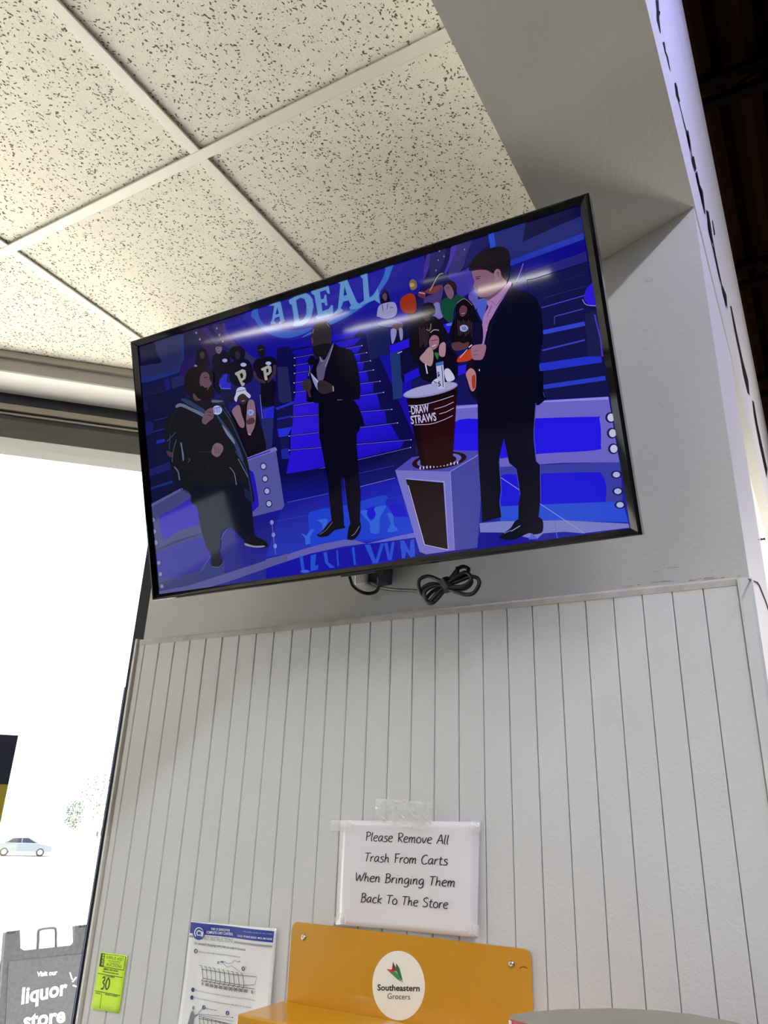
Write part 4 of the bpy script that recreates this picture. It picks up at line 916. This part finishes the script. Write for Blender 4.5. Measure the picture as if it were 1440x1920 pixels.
pr.text(K, 'SURPLUS ASSET', (476, 934), (742, 976), 44, 0); pr.text(K, 'MANAGEMENT', (508, 978), (696, 1004), 20, 0); pr.text(K, 'AUCTIONS', (478, 1042), (704, 1082), 44, 0)
pr.text(K, '(850) 645-0256', (440, 1104), (656, 1140), 26, .03); pr.text(K, 'www.samauctions.com', (424, 1138), (662, 1180), 22, .03); pr.text(K, 'LOT NUMBER', (464, 1206), (602, 1230), 20, .02)
pr.text(K, 'PIECES', (318, 1462), (390, 1474), 20, .02); pr.text(K, 'BIDDER NUMBER', (460, 1484), (646, 1514), 20, .02)
pr.hand(K, '3', (392, 1392), (446, 1400), 180, .10, 0); pr.hand(K, '0', (452, 1396), (520, 1402), 170, .10, 0)
pr.build('printing', M['print'], tg)['kind'] = 'stuff'

# thumbtack in the end face
tk = on_x(1421, 1012, XR + .0005)
mb = MB(); mb.lathe(tk, (1, 0, 0), [(.0005, -.002), (.0006, .006)], 8); mb.lathe(tk + [.006, 0, 0], (1, 0, 0), [(.0035, 0), (.0035, .001), (.0018, .002), (.0016, .006), (.003, .0075), (.003, .009), (.0005, .0092)], 16)
tkk = mb.build('push_pin', mat('navy plastic', (.01, .008, .05), .3), smooth=False); tag(tkk, 'small dark blue push pin stuck in the end face of the television wall', 'pin')

# ================================================================== yellow cart-strap holder
yB1 = YB - .002
cab = empty('yellow_holder', (-.70, YB, Z(-.45))); tag(cab, 'bright yellow metal wall box with a raised back plate and round white sticker', 'box')
x0, x1 = -.927, -.4645; zt, zb = Z(-.1885), Z(-.60); r = .012
pts = [(x0, zb)] + [(x0 + r - r * math.cos(a), zt - r + r * math.sin(a)) for a in np.linspace(0, math.pi / 2, 6)] + [(x1 - r + r * math.sin(a), zt - r + r * math.cos(a)) for a in np.linspace(0, math.pi / 2, 6)] + [(x1, zb)]
mb = MB(); mb.prism([(x, yB1, z) for x, z in pts], (0, -.003, 0)); mb.build('back_plate', M['yellow'], cab)
mb = MB(); zt2 = Z(-.316); yf = 1.186; mb.box((-.936, yf, zb), (-.30, yB1 - .003, zt2)); mb.build('housing', M['yellow'], cab, bevel=.0035, seg=3)
for px, py in ((569.5, 1757.5), (959, 1808)):
    P = on_y(px, py, yB1 - .003); mb = MB(); mb.lathe(P, (0, -1, 0), [(.0052, 0), (.005, .0015), (.0035, .0028), (.0015, .0032), (.0012, .0024)], 16); mb.build('screw', M['steel'], cab, smooth=True)
pr = Print(lambda x, y: on_y(x, y, yB1 - .003), (0, -1, 0), (0, 0, 1), step=3e-5, base=.0002, org=(600, 1480, 3.43))
pr.ell('e8e6e0', 506, 1262, 169, 224, -.03, 48); stick = pr.build('round_sticker', M['print'], cab)
pr = Print(lambda x, y: on_y(x, y, yB1 - .003), (0, -1, 0), (0, 0, 1), step=3e-5, base=.0004, org=(600, 1480, 3.43))
pr.poly('a01820', "470,1108 490,1150 488,1172 462,1165"); pr.poly('c0303a', "428,1156 462,1158 488,1178 462,1186"); pr.poly('1c6a34', "492,1118 512,1150 536,1242 486,1160"); pr.poly('2a8a48', "452,1180 488,1172 514,1200 526,1232"); pr.poly('14502a', "456,1182 500,1215 536,1244 500,1222"); pr.poly('7a1018', "470,1108 482,1140 470,1168 464,1160")
pr.text('181418', 'Southeastern', (370, 1292), (642, 1298), 38, .025); pr.text('181418', 'Grocers', (435, 1346), (580, 1352), 36, 0)
pr.build('lettering', M['print'], cab)['kind'] = 'stuff'
pr = Print(lambda x, y: on_y(x, y, yB1 - .003), (0, -1, 0), (0, 0, 1), step=3e-5, base=.0002, org=(600, 1480, 3.43)); pr.line('4a2e08', "1284,1152 1300,1142 1320,1144 1334,1150", 6, True); pr.build('scratch', M['print'], cab)

# ================================================================== red bin with curved grey top
zt3 = Z(-.22)
rim = [(957, 1903), (1000, 1897), (1060, 1892.5), (1150, 1890.5), (1230, 1894), (1300, 1902), (1370, 1915), (1440, 1933), (1500, 1955), (1560, 2000), (1540, 2060), (1490, 2075), (1140, 1954), (1017, 1920)]
rp = [on_z(x, y, zt3) for x, y in rim]
bn = empty('red_bin', (float(np.mean([q[0] for q in rp])), float(np.mean([q[1] for q in rp])), 0)); tag(bn, 'red floor bin with curved grey top at the lower right corner', 'bin')
mb = MB(); mb.prism([q * [1, 1, 0] for q in rp], (0, 0, zt3 - .004)); mb.build('body', M['red'], bn)
ctr = np.mean(rp, 0)
mb = MB(); mb.prism([q + (q - ctr) * .006 - [0, 0, .004] for q in rp], (0, 0, .004)); mb.build('grey_top', M['greytop'], bn)
mb = MB(); e0 = rp[0]; mb.tube([e0 * [1, 1, 0] + [0, 0, .02], e0 - [0, 0, .006]], .0022, 6); mb.build('edge_trim', M['whitep'], bn)

# ================================================================== seen through the window
def gp(px, py, off): return on_plane(px, py, Q0 + WN * off, WN)
ban = MB(); A1, A2 = gp(34.5, 1379, .05), gp(-2, 1536, .05); tb = (A1 - Q0) @ WD
bn2 = empty('window_poster', tuple(Q0 + WD * (tb - .3) + WN * .05 + [0, 0, 1.2])); tag(bn2, 'navy and yellow poster hanging inside the storefront window at the left edge', 'poster')
zt4 = A1[2]; zm = gp(14, 1471, .05)[2]
mb = MB(); bar(mb, tb - .6, tb, .048, .050, zm, zt4); mb.build('navy_panel', mat('navy print', (.012, .018, .05), .4), bn2)
mb = MB(); bar(mb, tb - .6, tb, .048, .050, zm - .55, zm); mb.build('yellow_panel', mat('olive yellow print', (.42, .36, .03), .5), bn2)
# A-frame board
zA = .86
a0, a1 = on_z(9, 1748, zA), on_z(165, 1733, zA); ax = unit((a1 - a0) * [1, 1, 0]); an = unit(np.cross(ax, [0, 0, 1])); 
if an @ (CAM - a0) < 0: an = -an
lean = unit(an * -.22 + np.array([0, 0, 1.0])); apn = unit(np.cross(ax, lean)); apn = apn if apn @ (CAM - a0) > 0 else -apn
P5 = lambda x, y: on_plane(x / 3.31, 1340 + y / 3.31, a0, apn)
M['afr'] = mat('weathered grey plastic', (.085, .085, .10), .6, bump=.3, bscale=40, var=.45, vscale=45)
M['afw'] = mat('board face', (.09, .09, .105), .5, var=.35, vscale=60)
af = empty('a_frame_sign', tuple(P5(280, 2600) * [1, 1, 0])); tag(af, 'grey A-frame pavement sign outside the window advertising the liquor store', 'sign')
def ppoly(pts, th, mt, nm, off=0.0):
    mb = MB(); Q = [P5(x, y) + apn * off for x, y in pts]; mb.prism(Q, -apn * th); return mb.build(nm, mt, af)
k0 = P5(30, 1500); zz = lambda y: P5(280, y)[2]
ppoly([(35, 1350), (125, 1335), (128, 1450), (150, 1462), (450, 1430), (468, 1410), (466, 1310), (545, 1300), (560, 1470), (20, 1525)], .03, M['afr'], 'handle_head')
mb = MB(); mb.tube(crom([P5(x, y) - apn * .012 for x, y in ((240, 1455), (243, 1400), (246, 1345), (262, 1330), (335, 1322), (352, 1335), (353, 1385), (354, 1440))], 4, False), .0085, 8); mb.build('handle', M['afr'], af, smooth=True)
ppoly([(20, 1525), (560, 1470), (545, 2560), (-60, 2620)], .022, M['afr'], 'front_leg', 0)
ppoly([(52, 1532), (540, 1482), (520, 2300), (10, 2370)], .004, M['afw'], 'face_panel', .003)
mb = MB(); Q = [P5(20, 1525), P5(560, 1470)]; 
back = [Q[0] - apn * .03, Q[1] - apn * .03]; ft = [np.array([*(b - an * .45)[:2], 0.02]) for b in back]
mb.prism([back[0], back[1], ft[1], ft[0]], an * .02); mb.build('rear_leg', M['afr'], af)
for x, y in ((70, 1350), (515, 1312)):
    mb = MB(); c = P5(x, y); mb.tube([c - ax * .025, c + ax * .025], .008, 8); mb.build('hinge_pin', M['black'], af)
pr = Print(P5, apn, lean, step=2e-5, base=.006); W_ = 'ffffff'
pr.text(W_, 'Visit our', (225, 1626), (352, 1614), 9, .03); pr.text(W_, 'liquor', (128, 1795), (412, 1735), 30, .03); pr.text(W_, 'store', (138, 1950), (400, 1905), 30, .03)
pr.line(W_, "430,1600 445,1645", 8); pr.line(W_, "445,1660 470,1630", 9); pr.line(W_, "448,1680 478,1690", 9)
lt = pr.build('lettering', M['print'], af); lt['kind'] = 'stuff'

# parked cars
def car(loc, heading, col, label):
    r = empty('parked_car', loc); tag(r, label, 'car', None)
    c_, s_ = math.cos(heading), math.sin(heading); W = lambda x, y, z: (loc[0] + x * c_ - y * s_, loc[1] + x * s_ + y * c_, loc[2] + z)
    body = [(-2.2, .35), (-2.22, .75), (-2.05, .92), (-1.2, 1.0), (1.1, .98), (2.0, .80), (2.2, .62), (2.22, .35)]
    mb = MB(); mb.prism([W(x, -.88, z) for x, z in body], np.array(W(0, 1.76, 0)) - np.array(W(0, 0, 0))); pm = mat('car paint', col, .3, coat=.6); mb.build('body', pm, r, bevel=.05, seg=3)
    cab_ = [(-1.5, .98), (-.9, 1.38), (.35, 1.42), (1.15, .98)]
    mb = MB(); mb.prism([W(x, -.74, z) for x, z in cab_], np.array(W(0, 1.48, 0)) - np.array(W(0, 0, 0))); mb.build('roof', pm, r, bevel=.06, seg=3)
    gl = mat('car glass', (.02, .035, .06), .25, spec=.2)
    for sd in (-.745, .745):
        for a in ([(-1.25, 1.02), (-.82, 1.32), (-.2, 1.35), (-.2, 1.02)], [(-.12, 1.02), (-.12, 1.35), (.3, 1.36), (.9, 1.02)]):
            mb = MB(); mb.prism([W(x, sd - .006, z) for x, z in a], np.array(W(0, .012, 0)) - np.array(W(0, 0, 0))); mb.build('side_window', gl, r)
    ty = mat('tyre', (.03, .03, .035), .7); hubm = mat('hub', (.5, .5, .52), .3, metal=.8)
    for x in (-1.35, 1.35):
        for y in (-.80, .80):
            c0 = np.array(W(x, y, .33)); axv = unit(np.array(W(0, 1, 0)) - np.array(W(0, 0, 0))) * (1 if y > 0 else -1)
            mb = MB(); mb.lathe(c0 - axv * .1, axv, [(.25, 0), (.33, .03), (.33, .17), (.22, .2)], 20); wv = mb.build('wheel', ty, r)
            mb = MB(); mb.lathe(c0 + axv * .1, axv, [(.2, 0), (.18, .012), (.04, .016)], 14); mb.build('hub', hubm, wv)
    for y in (-.6, .6):
        mb = MB(); a = W(2.17, y - .18, .62); mb.obox(a, np.array(W(2.23, y - .18, .62)) - a, np.array(W(2.17, y + .18, .62)) - a, (0, 0, .12)); mb.build('headlamp', M['whitep'], r)
    return r
P1 = on_z(70, 1605, -2.45); hd = math.atan2(.78, .62)
car((float(P1[0] - .62 * 1.2), float(P1[1] - .78 * 1.2), -2.45), hd, (.13, .16, .20), 'pale blue-white parked car nearest the store, cut by the left edge')
P2 = on_z(178, 1572, -2.45)
car((float(P2[0] + 1.0), float(P2[1] + 1.2), -2.45), hd + 1.2, (.05, .05, .06), 'dark parked car farther off, beside the window jamb')
mb = MB(); a = on_z(86, 1640, -.2); b = on_z(78, 1740, -.02); a[2] = max(-.02, -.02); d = unit(b - a); sd = np.cross(d, [0, 0, 1]) * .08
mb.add([a - sd + [0,0,-.018], a + sd + [0,0,-.018], b + sd + [0,0,-.018], b - sd + [0,0,-.018], a - sd, a + sd, b + sd, b - sd], [(0,1,2,3), (4,5,6,7), (0,1,5,4), (2,3,7,6)])
mb.build('painted_stripe', mat('faded yellow paint', (.80, .62, .42), .8), ground)
# tree
def tree(base, hgt, spread, seed, label):
    rnd = random.Random(seed); r = empty('tree', base); tag(r, label, 'tree'); B = np.array(base)
    mb = MB(); mb.tube([B, B + [.1, 0, hgt * .3], B + [0, .1, hgt * .55]], [.12, .09, .05], 8)
    for i in range(9):
        a = rnd.uniform(0, 6.28); q0 = B + [0, 0, hgt * rnd.uniform(.3, .55)]; q1 = q0 + np.array([math.cos(a) * spread * .7, math.sin(a) * spread * .7, hgt * rnd.uniform(.15, .35)]); mb.tube([q0, (q0 + q1) / 2 + [0, 0, .2], q1], [.06, .04, .02], 5)
    mb.build('trunk', mat('bark', (.45, .42, .38), .9), r)
    mb = MB()
    for i in range(420):
        v = unit([rnd.gauss(0, 1), rnd.gauss(0, 1), rnd.gauss(0, 1)]) * rnd.uniform(.3, 1) ** .5 * np.array([spread, spread, hgt * .3])
        c = B + [0, 0, hgt * .68] + v; u = unit([rnd.gauss(0, 1), rnd.gauss(0, 1), rnd.gauss(0, .5)]) * .16; w_ = unit(np.cross(u, [rnd.gauss(0, 1), .3, 1])) * .06
        mb.add([c - u, c + w_, c + u, c - w_], [(0, 1, 2, 3)])
    o = mb.build('foliage', mat('pale leaves', (.09, .13, .075), .6), r, recalc=False); o['kind'] = 'stuff'
P3 = on_z(188, 1545, 0.0); P3 = CAM + unit((P3 - CAM) * [1, 1, 0]) * 75
tree((float(P3[0]), float(P3[1]), -2.45), 7.0, 2.2, 3, 'small leafy tree across the parking lot, near the window jamb')
P4 = CAM + unit((on_z(136, 1545, 0.0) - CAM) * [1, 1, 0]) * 85
tree((float(P4[0]), float(P4[1]), -2.45), 4.6, .9, 8, 'low shrubby tree farther across the parking lot')
